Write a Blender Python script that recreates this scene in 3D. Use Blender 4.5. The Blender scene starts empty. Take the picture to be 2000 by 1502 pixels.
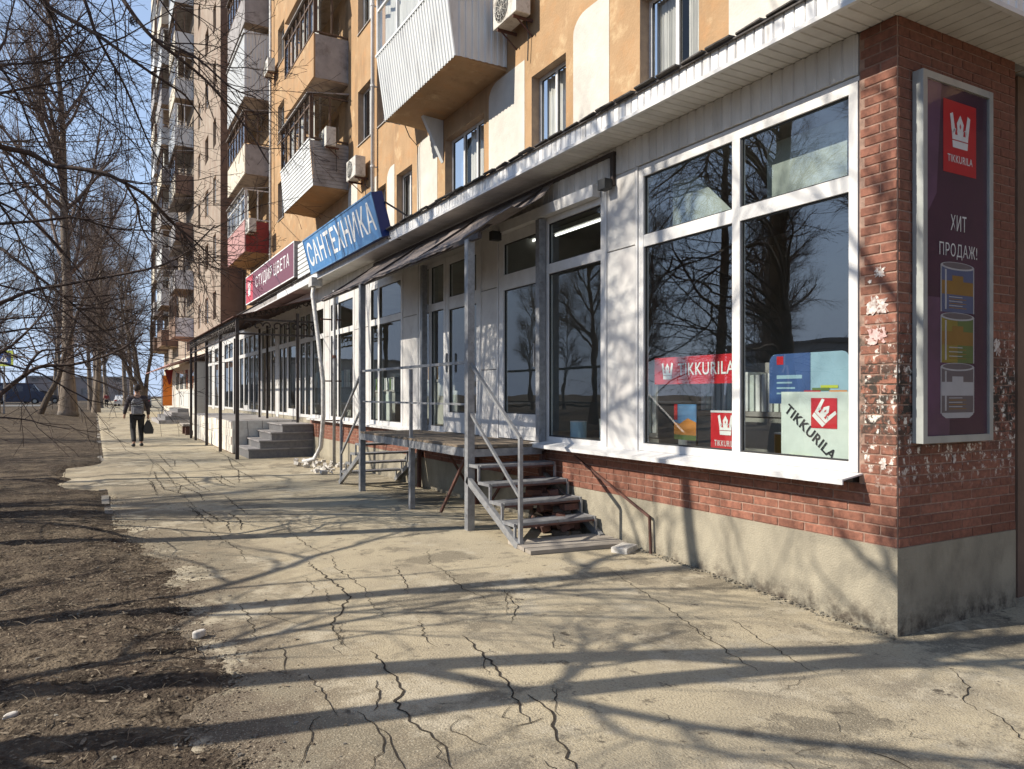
import bpy, math, random
import numpy as np
from mathutils import Vector, Matrix, noise
random.seed(7); rng = np.random.default_rng(7)
R = math.radians
sc = bpy.context.scene
col = sc.collection

# ------------------------------------------------------------------ camera, light, exposure
FPX, CX, HY, EYE = 1450.0, 1000.0, 770.0, 1.6
TH = math.atan(815 / FPX); SN, CS = math.sin(TH), math.cos(TH)
cam_d = bpy.data.cameras.new('camera'); cam = bpy.data.objects.new('camera', cam_d); col.objects.link(cam)
cam.location = (0, 0, EYE); cam.rotation_euler = (R(90), 0, -TH)
cam_d.sensor_width = 36; cam_d.lens = FPX / 2000 * 36; cam_d.shift_y = (HY - 751) / 2000
cam_d.clip_end = 3000; cam_d.clip_start = .05
sc.camera = cam
SD = Vector((1, -.27, -.72)).normalized()          # direction the sunlight travels
w = bpy.data.worlds.new('World'); sc.world = w; w.use_nodes = True
nt = w.node_tree; bg = nt.nodes['Background']
sky = nt.nodes.new('ShaderNodeTexSky'); sky.sky_type = 'NISHITA'; sky.sun_disc = False
sky.sun_elevation = math.asin(-SD.z); sky.sun_rotation = math.atan2(-SD.x, -SD.y)
sky.air_density = 1.0; sky.dust_density = .15; sky.ozone_density = 1.6
tc = nt.nodes.new('ShaderNodeTexCoord'); sp = nt.nodes.new('ShaderNodeSeparateXYZ'); nt.links.new(tc.outputs['Generated'], sp.inputs[0])
mr = nt.nodes.new('ShaderNodeMapRange'); mr.inputs[1].default_value = .0; mr.inputs[2].default_value = .75; mr.inputs[3].default_value = .9; mr.inputs[4].default_value = .12; nt.links.new(sp.outputs[2], mr.inputs[0])
cl = nt.nodes.new('ShaderNodeTexNoise'); cl.inputs['Scale'].default_value = 2.6; cl.inputs['Detail'].default_value = 7; nt.links.new(tc.outputs['Generated'], cl.inputs['Vector'])
cm_ = nt.nodes.new('ShaderNodeMapRange'); cm_.inputs[1].default_value = .4; cm_.inputs[2].default_value = .75; cm_.inputs[4].default_value = .2; nt.links.new(cl.outputs[0], cm_.inputs[0])
ad = nt.nodes.new('ShaderNodeMath'); ad.operation = 'ADD'; ad.use_clamp = True; nt.links.new(mr.outputs[0], ad.inputs[0]); nt.links.new(cm_.outputs[0], ad.inputs[1])
sm_ = nt.nodes.new('ShaderNodeMixRGB'); sm_.inputs[2].default_value = (2.7, 3.4, 4.7, 1); nt.links.new(ad.outputs[0], sm_.inputs[0]); nt.links.new(sky.outputs[0], sm_.inputs[1])
nt.links.new(sm_.outputs[0], bg.inputs[0]); bg.inputs[1].default_value = .132   # thin bright veil of high cloud over the clear sky
sun_d = bpy.data.lights.new('sun', 'SUN'); sun = bpy.data.objects.new('sun', sun_d); col.objects.link(sun)
sun_d.energy = 5.0; sun_d.angle = R(.34); sun_d.color = (1, .92, .79)
sun.rotation_euler = SD.to_track_quat('-Z', 'Y').to_euler()
sc.view_settings.view_transform = 'Standard'; sc.view_settings.look = 'None'
sc.view_settings.exposure = .62; sc.view_settings.gamma = 1; sc.view_settings.use_curve_mapping = False
sc.cycles.max_bounces = 7; sc.cycles.transparent_max_bounces = 12

# photo pixel (2000 wide) -> world
def onX(x, y, X):
    u = (x - CX) / FPX; z = X / (SN + CS * u); return Vector((X, z * (CS - SN * u), EYE - (y - HY) / FPX * z))
def onH(x, y, h=0.):
    z = (EYE - h) * FPX / (y - HY); u = (x - CX) / FPX; return Vector((z * (SN + CS * u), z * (CS - SN * u), h))
def atZ(x, y, z):
    u = (x - CX) / FPX; return Vector((z * (SN + CS * u), z * (CS - SN * u), EYE - (y - HY) / FPX * z))

# ------------------------------------------------------------------ mesh helpers
ORG = {}
def origin(o): return ORG.get(o.name, Vector((0, 0, 0))) if o else Vector((0, 0, 0))
def props(o, **k):
    for a, b in k.items():
        if b is not None: o[{'cat': 'category'}.get(a, a)] = b
def empty(name, loc, label, cat, group=None):
    o = bpy.data.objects.new(name, None); col.objects.link(o); o.location = loc; o.empty_display_size = .2
    ORG[o.name] = Vector(loc); props(o, label=label, cat=cat, group=group); return o
def link_mesh(name, me, mat, parent, loc=None, **k):
    if mat is not None: me.materials.append(mat)
    o = bpy.data.objects.new(name, me); col.objects.link(o)
    if parent: o.parent = parent; ORG[o.name] = origin(parent)
    if loc is not None: o.location = loc; 
    if loc is not None and not parent: ORG[o.name] = Vector(loc)
    props(o, **k); return o
class MB:
    def __init__(s): s.v = []; s.f = []
    def quad(s, *p):
        i = len(s.v); s.v += [tuple(q) for q in p]; s.f.append(tuple(range(i, i + len(p)))); return s
    def box(s, x0, x1, y0, y1, z0, z1):
        i = len(s.v)
        s.v += [(x0,y0,z0),(x1,y0,z0),(x1,y1,z0),(x0,y1,z0),(x0,y0,z1),(x1,y0,z1),(x1,y1,z1),(x0,y1,z1)]
        s.f += [(i,i+3,i+2,i+1),(i+4,i+5,i+6,i+7),(i,i+1,i+5,i+4),(i+1,i+2,i+6,i+5),(i+2,i+3,i+7,i+6),(i+3,i,i+4,i+7)]; return s
    def obox(s, M, hx, hy, hz):
        i = len(s.v)
        for a, b, c in [(-1,-1,-1),(1,-1,-1),(1,1,-1),(-1,1,-1),(-1,-1,1),(1,-1,1),(1,1,1),(-1,1,1)]:
            s.v.append(tuple(M @ Vector((a*hx, b*hy, c*hz))))
        s.f += [(i,i+3,i+2,i+1),(i+4,i+5,i+6,i+7),(i,i+1,i+5,i+4),(i+1,i+2,i+6,i+5),(i+2,i+3,i+7,i+6),(i+3,i,i+4,i+7)]; return s
    def bar(s, p, q, w=.04, h=.04):
        p = Vector(p); q = Vector(q); d = q - p
        M = Matrix.Translation((p + q) / 2) @ d.to_track_quat('X', 'Z').to_matrix().to_4x4()
        return s.obox(M, d.length / 2, w / 2, h / 2)
    def prism(s, poly, d):
        """closed polygon (3D points) swept by vector d"""
        d = Vector(d); n = len(poly); i = len(s.v)
        s.v += [tuple(p) for p in poly] + [tuple(Vector(p) + d) for p in poly]
        s.f.append(tuple(range(i + n - 1, i - 1, -1))); s.f.append(tuple(range(i + n, i + 2 * n)))
        for k in range(n):
            j = (k + 1) % n; s.f.append((i + k, i + j, i + n + j, i + n + k))
        return s
    def tube(s, pts, rads, n=8, cap=True):
        pts = [Vector(p) for p in pts]; i0 = len(s.v); m = len(pts)
        if not hasattr(rads, '__len__'): rads = [rads] * m
        for k, p in enumerate(pts):
            t = (pts[min(k + 1, m - 1)] - pts[max(k - 1, 0)]).normalized()
            a = t.orthogonal() if abs(t.z) > .9 else t.cross(Vector((0, 0, 1))); a.normalize(); b = t.cross(a)
            if abs(t.z) > .9: a = Vector((1,0,0)) - t * t.x; a.normalize(); b = t.cross(a)
            for j in range(n):
                an = 2 * math.pi * j / n; s.v.append(tuple(p + (a * math.cos(an) + b * math.sin(an)) * rads[k]))
        for k in range(m - 1):
            for j in range(n):
                j2 = (j + 1) % n; a = i0 + k * n
                s.f.append((a + j, a + j2, a + n + j2, a + n + j))
        if cap:
            s.f.append(tuple(i0 + j for j in range(n - 1, -1, -1))); s.f.append(tuple(i0 + (m - 1) * n + j for j in range(n)))
        return s
    def build(s, name, mat, parent=None, smooth=False, loc=None, bevel=0, **k):
        org = Vector(loc) if (loc is not None and not parent) else origin(parent)
        me = bpy.data.meshes.new(name); me.from_pydata([(x - org.x, y - org.y, z - org.z) for x, y, z in s.v], [], s.f)
        if smooth: me.shade_smooth()
        o = link_mesh(name, me, mat, parent, loc if not parent else None, **k)
        if bevel:
            b = o.modifiers.new('bevel', 'BEVEL'); b.width = bevel; b.segments = 2; b.limit_method = 'ANGLE'
        return o

# ------------------------------------------------------------------ materials
def N(nt, t, **k):
    n = nt.nodes.new('ShaderNode' + t)
    for a, b in k.items():
        if a in n.inputs.keys(): n.inputs[a].default_value = b
        else: setattr(n, a, b)
    return n
def mat(name, c1, c2=None, rough=.7, scale=3., bump=.0, bscale=60., metal=0., rnd=0., spec=.4, detail=6., contrast=(.35, .65), dirt=None, dscale=1.2, dthr=(.5, .7), stretch=None):
    m = bpy.data.materials.new(name); m.use_nodes = True; nt = m.node_tree; L = nt.links.new
    b = nt.nodes['Principled BSDF']; b.inputs['Roughness'].default_value = rough; b.inputs['Metallic'].default_value = metal
    b.inputs['Specular IOR Level'].default_value = spec
    c1 = (*c1, 1); c2 = (*(c2 or tuple(x * .8 for x in c1[:3])), 1)
    geo = N(nt, 'NewGeometry'); vec = geo.outputs['Position']
    if stretch:
        mp = N(nt, 'Mapping'); mp.inputs['Scale'].default_value = stretch; L(vec, mp.inputs[0]); svec = mp.outputs[0]
    else: svec = vec
    n1 = N(nt, 'TexNoise', Scale=scale, Detail=detail); n1.inputs['Roughness'].default_value = .62; L(svec, n1.inputs['Vector'])
    r1 = N(nt, 'MapRange'); r1.inputs[1].default_value, r1.inputs[2].default_value = contrast; L(n1.outputs[0], r1.inputs[0])
    mx = N(nt, 'MixRGB'); mx.inputs[1].default_value = c1; mx.inputs[2].default_value = c2; L(r1.outputs[0], mx.inputs[0]); out = mx.outputs[0]
    if dirt:
        n2 = N(nt, 'TexNoise', Scale=dscale, Detail=9.); n2.inputs['Roughness'].default_value = .68; L(svec, n2.inputs['Vector'])
        r2 = N(nt, 'MapRange'); r2.inputs[1].default_value, r2.inputs[2].default_value = dthr; L(n2.outputs[0], r2.inputs[0])
        m2 = N(nt, 'MixRGB'); m2.inputs[2].default_value = (*dirt, 1); L(r2.outputs[0], m2.inputs[0]); L(out, m2.inputs[1]); out = m2.outputs[0]
    if rnd:
        oi = N(nt, 'ObjectInfo'); r3 = N(nt, 'MapRange'); r3.inputs[3].default_value = 1 - rnd; r3.inputs[4].default_value = 1 + rnd
        L(oi.outputs['Random'], r3.inputs[0]); m3 = N(nt, 'Mix', data_type='RGBA', blend_type='MULTIPLY'); m3.inputs[0].default_value = 1
        L(out, m3.inputs[6]); L(r3.outputs[0], m3.inputs[7]); out = m3.outputs[2]
    L(out, b.inputs['Base Color'])
    if bump:
        n4 = N(nt, 'TexNoise', Scale=bscale, Detail=5.); L(vec, n4.inputs['Vector'])
        bp = N(nt, 'Bump', Strength=1., Distance=bump); L(n4.outputs[0], bp.inputs['Height']); L(bp.outputs[0], b.inputs['Normal'])
    m['out'] = 1; return m
def add_layer(m, colr, fn):
    """mix a further colour over the base colour with a mask built by fn(nt)->socket"""
    nt = m.node_tree; b = nt.nodes['Principled BSDF']; src = b.inputs['Base Color'].links[0].from_socket
    mx = N(nt, 'MixRGB'); mx.inputs[2].default_value = (*colr, 1); nt.links.new(fn(nt), mx.inputs[0]); nt.links.new(src, mx.inputs[1]); nt.links.new(mx.outputs[0], b.inputs['Base Color'])
def mask_noise_z(scale, lo, hi, z0, z1, fade=.15, sx=(1, 1, 1), off=0.):
    def fn(nt):
        L = nt.links.new; g = N(nt, 'NewGeometry'); mp = N(nt, 'Mapping'); mp.inputs['Scale'].default_value = sx; mp.inputs['Location'].default_value = (off, off, off)
        L(g.outputs['Position'], mp.inputs[0]); n = N(nt, 'TexNoise', Scale=scale, Detail=7.); n.inputs['Roughness'].default_value = .7; L(mp.outputs[0], n.inputs['Vector'])
        r = N(nt, 'MapRange'); r.inputs[1].default_value = lo; r.inputs[2].default_value = hi; L(n.outputs[0], r.inputs[0])
        s = N(nt, 'SeparateXYZ'); L(g.outputs['Position'], s.inputs[0])
        a = N(nt, 'MapRange'); a.inputs[1].default_value = z0; a.inputs[2].default_value = z0 + fade; L(s.outputs[2], a.inputs[0])
        c = N(nt, 'MapRange'); c.inputs[1].default_value = z1; c.inputs[2].default_value = z1 - fade; L(s.outputs[2], c.inputs[0])
        q = N(nt, 'Math', operation='MULTIPLY'); L(a.outputs[0], q.inputs[0]); L(c.outputs[0], q.inputs[1])
        q2 = N(nt, 'Math', operation='MULTIPLY'); L(q.outputs[0], q2.inputs[0]); L(r.outputs[0], q2.inputs[1]); return q2.outputs[0]
    return fn
def glassmat(name, tint=(.9, .95, .93), ior=1.7, rough=0.004, wave=.0006):
    m = bpy.data.materials.new(name); m.use_nodes = True; nt = m.node_tree; L = nt.links.new; nt.nodes.clear()
    o = N(nt, 'OutputMaterial'); t = N(nt, 'BsdfTransparent'); t.inputs[0].default_value = (*tint, 1)
    g = N(nt, 'BsdfGlossy'); g.inputs['Roughness'].default_value = rough; f = N(nt, 'Fresnel', IOR=ior); mx = N(nt, 'MixShader')
    n = N(nt, 'TexNoise', Scale=2.2, Detail=1.); ge = N(nt, 'NewGeometry'); L(ge.outputs['Position'], n.inputs['Vector'])
    bp = N(nt, 'Bump', Strength=1., Distance=wave * 6); L(n.outputs[0], bp.inputs['Height']); L(bp.outputs[0], g.inputs['Normal'])
    k = N(nt, 'MapRange'); k.inputs[3].default_value = ior; k.inputs[4].default_value = 1 / ior; L(ge.outputs['Backfacing'], k.inputs[0]); L(k.outputs[0], f.inputs['IOR'])
    L(f.outputs[0], mx.inputs[0]); L(t.outputs[0], mx.inputs[1]); L(g.outputs[0], mx.inputs[2]); L(mx.outputs[0], o.inputs[0]); return m
def flat(name, c, rough=.5, **k): return mat(name, c, tuple(x * .88 for x in c), rough=rough, scale=6, **k)
def emit(name, c, s):
    m = bpy.data.materials.new(name); m.use_nodes = True; b = m.node_tree.nodes['Principled BSDF']
    b.inputs['Base Color'].default_value = (*c, 1); b.inputs['Emission Color'].default_value = (*c, 1); b.inputs['Emission Strength'].default_value = s; return m

M = {}
M['asphalt'] = mat('asphalt', (.425, .362, .25), (.33, .282, .2), rough=.92, scale=1.1, bump=.007, bscale=90, contrast=(.3, .7), dirt=(.17, .145, .115), dscale=.55, dthr=(.52, .8), spec=.15, detail=10)
def soilmask(nt):
    L = nt.links.new; g = N(nt, 'NewGeometry'); s_ = N(nt, 'SeparateXYZ'); L(g.outputs['Position'], s_.inputs[0])
    n = N(nt, 'TexNoise', Scale=3.2, Detail=10.); n.inputs['Roughness'].default_value = .75; L(g.outputs['Position'], n.inputs['Vector'])
    a = N(nt, 'Math', operation='MULTIPLY_ADD'); a.inputs[1].default_value = 2.0; L(n.outputs[0], a.inputs[0]); b_ = N(nt, 'Math', operation='MULTIPLY'); b_.inputs[1].default_value = -1; L(s_.outputs[0], b_.inputs[0]); L(b_.outputs[0], a.inputs[2])
    r = N(nt, 'MapRange'); r.inputs[1].default_value = -.75; r.inputs[2].default_value = .4; L(a.outputs[0], r.inputs[0])
    k = N(nt, 'MapRange'); k.inputs[1].default_value = 16; k.inputs[2].default_value = 7; k.inputs[3].default_value = .25; L(s_.outputs[1], k.inputs[0])
    q = N(nt, 'Math', operation='MULTIPLY'); L(r.outputs[0], q.inputs[0]); L(k.outputs[0], q.inputs[1]); return q.outputs[0]
add_layer(M['asphalt'], (.12, .095, .07), soilmask)
add_layer(M['asphalt'], (.21, .18, .13), mask_noise_z(.9, .52, .56, -5, 5, off=21))
add_layer(M['asphalt'], (.40, .35, .26), mask_noise_z(1.6, .53, .60, -5, 5, off=31))
add_layer(M['asphalt'], (.17, .145, .11), mask_noise_z(60, .52, .70, -5, 5))
add_layer(M['asphalt'], (.50, .44, .33), mask_noise_z(85, .54, .68, -5, 5, off=9))
add_layer(M['asphalt'], (.10, .085, .065), mask_noise_z(7, .60, .68, -5, 5, off=13))
M['soil'] = mat('soil', (.088, .066, .048), (.036, .027, .021), rough=.97, scale=9, bump=.03, bscale=38, spec=.1, detail=12, dirt=(.13, .105, .078), dscale=24, dthr=(.56, .72))
add_layer(M['soil'], (.17, .135, .095), mask_noise_z(1.3, .44, .7, -5, 5, off=3))
add_layer(M['soil'], (.035, .027, .02), mask_noise_z(6, .5, .6, -5, 5, off=8))
add_layer(M['soil'], (.22, .18, .13), mask_noise_z(30, .56, .64, -5, 5, off=18))
M['road'] = mat('road', (.16, .155, .15), (.12, .117, .11), rough=.9, scale=.8, bump=.003, bscale=90)
M['crack'] = mat('crack', (.035, .03, .025), (.06, .05, .04), rough=1, scale=30, spec=.05)
M['kerb'] = mat('kerb_concrete', (.27, .25, .21), (.15, .13, .11), rough=.95, scale=4, bump=.006, bscale=40, rnd=.15, dirt=(.1, .08, .06), dscale=5)
M['plinth'] = mat('plinth_render', (.33, .295, .225), (.24, .215, .165), rough=.95, scale=2.5, bump=.007, bscale=70, dirt=(.15, .13, .1), dscale=1.7, dthr=(.5, .75), detail=10, stretch=(1, 1, .6))
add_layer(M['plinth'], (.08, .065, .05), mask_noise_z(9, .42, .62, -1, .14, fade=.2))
M['brick'] = mat('red_brick', (.26, .112, .075), (.155, .068, .048), rough=.85, scale=22, bump=.003, bscale=110, rnd=.22, spec=.25, dirt=(.17, .06, .045), dscale=7, dthr=(.56, .75))
add_layer(M['brick'], (.045, .036, .03), mask_noise_z(13, .45, .53, 1.1, 2.02, fade=.28, sx=(1, 1, .8)))
add_layer(M['brick'], (.62, .58, .52), mask_noise_z(19, .55, .62, .86, 2.2, fade=.25, sx=(1, 1, .75), off=5))
M['mortar'] = mat('mortar', (.34, .22, .17), (.2, .13, .1), rough=.95, scale=18, bump=.003, bscale=90)
add_layer(M['mortar'], (.06, .05, .04), mask_noise_z(12, .45, .6, 1.05, 2.3, fade=.3))
M['upvc'] = mat('white_frame', (.63, .62, .61), (.53, .52, .51), rough=.35, scale=5, dirt=(.42, .4, .37), dscale=6, dthr=(.62, .85))
M['panel'] = mat('cladding_panel', (.60, .585, .56), (.50, .48, .465), rough=.45, scale=2.5, dirt=(.36, .33, .31), dscale=2.2, dthr=(.55, .8), rnd=.04)
M['siding'] = mat('siding', (.60, .585, .56), (.5, .48, .455), rough=.45, scale=6, rnd=.08, dirt=(.33, .3, .27), dscale=5, dthr=(.55, .8), stretch=(1, 1, .3))
M['soffit'] = mat('soffit', (.6, .58, .55), (.5, .48, .45), rough=.5, scale=4, rnd=.06)
M['fascia'] = mat('fascia', (.82, .81, .80), (.66, .65, .64), rough=.4, scale=9, rnd=.1, dirt=(.22, .2, .18), dscale=9, dthr=(.58, .8), stretch=(1, 1, .12))
M['shingle'] = mat('shingle', (.05, .047, .045), (.09, .08, .075), rough=.95, scale=30, rnd=.3, bump=.004, bscale=120)
M['glass'] = glassmat('shop_glass', ior=1.95, wave=.0002); M['glassbig'] = glassmat('display_glass', ior=2.9, wave=.00015)
M['glass2'] = glassmat('window_glass', tint=(.92, .94, .95), ior=1.5, wave=.0003); M['glass3'] = glassmat('poster_glass', tint=(.9, .9, .9), ior=1.25, wave=.0001)
M['interior'] = mat('interior_wall', (.34, .335, .31), (.25, .245, .23), rough=.8, scale=1.2)
M['interior_floor'] = mat('interior_floor', (.15, .13, .11), (.1, .09, .08), rough=.4, scale=2)
M['interior_white'] = flat('interior_white', (.55, .56, .54))
M['orange'] = mat('ochre_render', (.39, .25, .135), (.315, .2, .105), rough=.93, scale=1.6, bump=.008, bscale=26, dirt=(.40, .22, .1), dscale=2.2, dthr=(.5, .72), detail=10)
add_layer(M['orange'], (.25, .155, .085), mask_noise_z(2.2, .54, .72, -1, 50, sx=(1, 1, .12), off=2))
add_layer(M['orange'], (.5, .36, .21), mask_noise_z(1.3, .56, .7, -1, 50, off=4))
M['whitepatch'] = mat('white_render', (.56, .525, .47), (.46, .43, .385), rough=.92, scale=2, bump=.006, bscale=30, dirt=(.5, .46, .4), dscale=3, dthr=(.6, .8))
M['reveal'] = mat('reveal_render', (.42, .3, .2), (.3, .22, .16), rough=.95, scale=5, bump=.004)
M['curtain'] = mat('curtain', (.62, .6, .55), (.42, .41, .38), rough=.9, scale=9, stretch=(8, 8, .3))
M['curtain2'] = mat('curtain_olive', (.36, .34, .24), (.25, .24, .18), rough=.9, scale=9, stretch=(8, 8, .3))
M['room_backing'] = mat('room_shade_backing', (.05, .045, .04), (.03, .03, .028), rough=.9)  # dark tone painted for the shade inside the rooms
M['sheet'] = mat('profiled_sheet', (.62, .63, .62), (.52, .53, .53), rough=.45, scale=3, dirt=(.36, .35, .33), dscale=3, dthr=(.58, .8), stretch=(1, 1, .3))
M['grey_panel'] = mat('grey_panel', (.33, .31, .30), (.25, .235, .23), rough=.7, scale=3, dirt=(.15, .13, .12), dscale=2)
M['cream_panel'] = mat('cream_panel', (.6, .55, .45), (.48, .43, .35), rough=.8, scale=3, dirt=(.3, .26, .2), dscale=2)
M['maroon'] = mat('maroon_panel', (.28, .035, .035), (.2, .025, .025), rough=.5, scale=3)
M['pink_panel'] = mat('faded_maroon_panel', (.42, .24, .22), (.36, .19, .18), rough=.6, scale=3)
M['wood'] = mat('brown_wood', (.13, .08, .05), (.08, .05, .035), rough=.7, scale=6, stretch=(1, 1, .2))
M['slab'] = mat('concrete_slab', (.36, .27, .19), (.26, .19, .14), rough=.95, scale=3, dirt=(.14, .1, .07), dscale=2)
M['brown_brick'] = mat('weathered_brick', (.33, .275, .22), (.25, .2, .16), rough=.95, scale=1.2, bump=.01, bscale=20, dirt=(.24, .17, .13), dscale=.9, dthr=(.45, .7), detail=12)
M['brown_dark'] = mat('brown_brick_and_shade', (.2, .13, .095), (.145, .095, .07), rough=.95, scale=2, bump=.01, bscale=16, detail=12)  # dark brown; on tower end and recess wall it includes their shade
M['steel'] = mat('galvanised_steel', (.30, .305, .31), (.20, .2, .21), rough=.5, metal=.35, scale=14, dirt=(.13, .09, .07), dscale=11, dthr=(.6, .75))
M['rust'] = mat('rusty_steel', (.12, .05, .035), (.07, .04, .035), rough=.85, scale=12)
M['deck'] = mat('deck_board', (.22, .17, .12), (.14, .11, .08), rough=.9, scale=8, rnd=.2, stretch=(1, .3, 1), bump=.003)
M['oldwood'] = mat('grey_board', (.36, .32, .27), (.24, .21, .18), rough=.95, scale=8, rnd=.2, stretch=(.3, 1, 1), bump=.004, bscale=50)
M['awning'] = mat('awning_mesh', (.22, .185, .165), (.145, .12, .11), rough=.9, scale=7, bump=.01, bscale=28, dirt=(.12, .1, .09), dscale=4)
M['iron'] = mat('dark_iron', (.035, .028, .025), (.05, .035, .03), rough=.6, scale=8)
M['white_block'] = mat('white_block', (.66, .62, .54), (.55, .5, .43), rough=.9, scale=6, rnd=.12, bump=.006, bscale=30)
M['dark_step'] = mat('dark_shade_step', (.12, .115, .12), (.17, .165, .16), rough=.6, scale=12)  # on the podium stairs this dark grey holds the shade of their ends
M['bark'] = mat('bark', (.12, .095, .075), (.06, .048, .04), rough=.97, scale=14, bump=.02, bscale=22, stretch=(1, 1, .22), spec=.1)
M['bark_far'] = mat('poplar_bark', (.24, .195, .155), (.13, .105, .085), rough=.97, scale=6, bump=.04, bscale=8, stretch=(1, 1, .2), spec=.1)
M['twig'] = mat('twig_bark', (.085, .062, .052), (.05, .038, .034), rough=.9, scale=20, spec=.15)
M['twig_far'] = mat('poplar_twig', (.19, .15, .13), (.12, .095, .085), rough=.9, scale=3, spec=.1)
M['blue'] = mat('sign_blue', (.075, .22, .47), (.06, .18, .41), rough=.3, scale=2, dirt=(.16, .33, .55), dscale=3)
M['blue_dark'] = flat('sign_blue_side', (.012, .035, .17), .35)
M['white'] = flat('white_print', (.8, .8, .8), .4)
M['offwhite'] = flat('pale_board', (.64, .69, .65), .4); M['infill'] = mat('infill_cloth', (.40, .43, .41), (.3, .33, .31), rough=.8, scale=4)
M['red'] = flat('red_print', (.55, .025, .035), .35)
M['redsign'] = flat('maroon_sign', (.17, .055, .075), .35)
M['redsign2'] = flat('red_sign', (.5, .06, .08), .35)
M['purple'] = mat('purple_print', (.075, .032, .062), (.055, .028, .05), rough=.25, scale=2)
M['purple_light'] = mat('purple_print_light', (.16, .08, .15), (.11, .06, .1), rough=.25, scale=2)
M['black'] = flat('black_print', (.03, .03, .035), .4)
M['alu'] = mat('grey_aluminium', (.42, .44, .42), (.33, .34, .33), rough=.35, metal=.3, scale=5)
M['canblue'] = flat('can_label_blue', (.10, .13, .24), .3); M['canyellow'] = flat('can_label_yellow', (.30, .24, .05), .3)
M['cangreen'] = flat('can_label_green', (.13, .19, .06), .3); M['cangrey'] = flat('can_label_grey', (.16, .14, .15), .3); M['canrim'] = flat('can_rim', (.5, .5, .52), .3)
M['canorange'] = flat('can_label_orange', (.30, .17, .04), .3)
M['skyprint'] = flat('sky_print', (.12, .27, .5), .4); M['orangeprint'] = flat('orange_print', (.65, .25, .05), .4); M['navy'] = flat('navy_print', (.05, .1, .26), .4)
M['lime'] = flat('lime_print', (.5, .55, .05), .4); M['ltblue'] = flat('pale_blue_print', (.3, .45, .55), .4)
M['bannerorange'] = flat('orange_fabric', (.8, .22, .03), .8); M['bannerred'] = flat('dark_red_fabric', (.2, .02, .02), .8)
M['acwhite'] = mat('ac_casing', (.6, .58, .53), (.48, .46, .42), rough=.5, scale=4, dirt=(.3, .26, .22), dscale=7)
M['dark'] = flat('dark_plastic', (.03, .03, .03), .5)
M['pipe'] = mat('white_pipe', (.55, .54, .52), (.42, .41, .4), rough=.5, scale=6, dirt=(.25, .22, .2), dscale=8)
M['rubble'] = mat('white_rubble', (.6, .57, .52), (.35, .32, .28), rough=.95, scale=20)
M['litter'] = mat('dry_litter', (.25, .20, .14), (.09, .07, .05), rough=.95, scale=40)
M['paper'] = mat('torn_paper', (.58, .54, .5), (.34, .26, .23), rough=.9, scale=26, contrast=(.45, .6), dirt=(.22, .1, .07), dscale=32, dthr=(.54, .6))
M['pinkpaper'] = mat('pink_paper', (.5, .3, .28), (.55, .46, .43), rough=.9, scale=20, dirt=(.18, .08, .06), dscale=30, dthr=(.52, .58))
M['skin'] = flat('skin', (.4, .24, .17), .6); M['hair'] = flat('hair', (.03, .022, .018), .8)
M['jacket'] = mat('dark_jacket', (.035, .03, .035), (.05, .04, .045), rough=.85, scale=12)
M['trousers'] = mat('black_trousers', (.02, .02, .022), (.03, .03, .03), rough=.9, scale=12)
M['pack'] = mat('grey_backpack', (.22, .22, .24), (.11, .11, .12), rough=.8, scale=9); M['packlight'] = flat('backpack_trim', (.42, .42, .4), .7)
M['tyre'] = flat('tyre', (.02, .02, .02), .9)

def tag(o, **k): props(o, **k); return o

# ------------------------------------------------------------------ ground
def ss(a, b, x): t = np.clip((x - a) / (b - a), 0, 1); return t * t * (3 - 2 * t)
def gnd(x, y): return -0.11 * ss(6.2, 3.0, y) * ss(1.5, 4.8, x) + 0 * x
_perm = rng.random((256, 256))
def vnoise(x, y):
    xi = np.floor(x).astype(int); yi = np.floor(y).astype(int); fx = x - xi; fy = y - yi
    fx = fx * fx * (3 - 2 * fx); fy = fy * fy * (3 - 2 * fy)
    g = lambda a, b: _perm[a % 256, b % 256]
    return (g(xi, yi) * (1 - fx) + g(xi + 1, yi) * fx) * (1 - fy) + (g(xi, yi + 1) * (1 - fx) + g(xi + 1, yi + 1) * fx) * fy
def fbm(x, y, o=4, s=1.):
    r = 0; a = .5
    for i in range(o): r = r + a * (vnoise(x * s + 17.3 * i, y * s + 5.1 * i) - .5); a *= .5; s *= 2.1
    return r
def soil_h(x, y):
    edge = .75 + .16 * fbm(x * 0, y, 3, .7) * ss(10, 14, y) - .5 * ss(6, 13, y) + .5 * fbm(x * 0, y, 4, 1.1) * ss(14, 7, y) + .45 * fbm(x, y, 6, 2.2) * ss(16, 9, y) + .12 * fbm(x, y, 3, 17.) - .04
    t = (x - edge)
    h = .045 * ss(.05, -.5, t) - .012 + .045 * fbm(x, y, 4, .9) * ss(.3, -.5, t)
    h = h + (.035 * fbm(x, y, 3, 7.) + .02 * fbm(x, y, 2, 24.)) * ss(.25, -.15, t) * ss(40, 12, y)
    h = h - .5 * ss(.0, 1.1, t)
    # old asphalt patch joining from the lawn
    px = ss(-.7, -.35, x + .5 * fbm(x, y, 3, 1.7)) * ss(14.2, 15.0, y + fbm(x, y, 3, 1.3)) * ss(19.8, 19.0, y)
    h = h - .1 * px
    h = h + .05 * fbm(x, y, 3, 3.1) * ss(-.3, .0, x) * ss(12, 15, y)
    h = h + .75 * ss(24, 60, y) * ss(-.3, -4, x) * ss(120, 75, y) * ss(-30, -10, x) * .6
    return h
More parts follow.
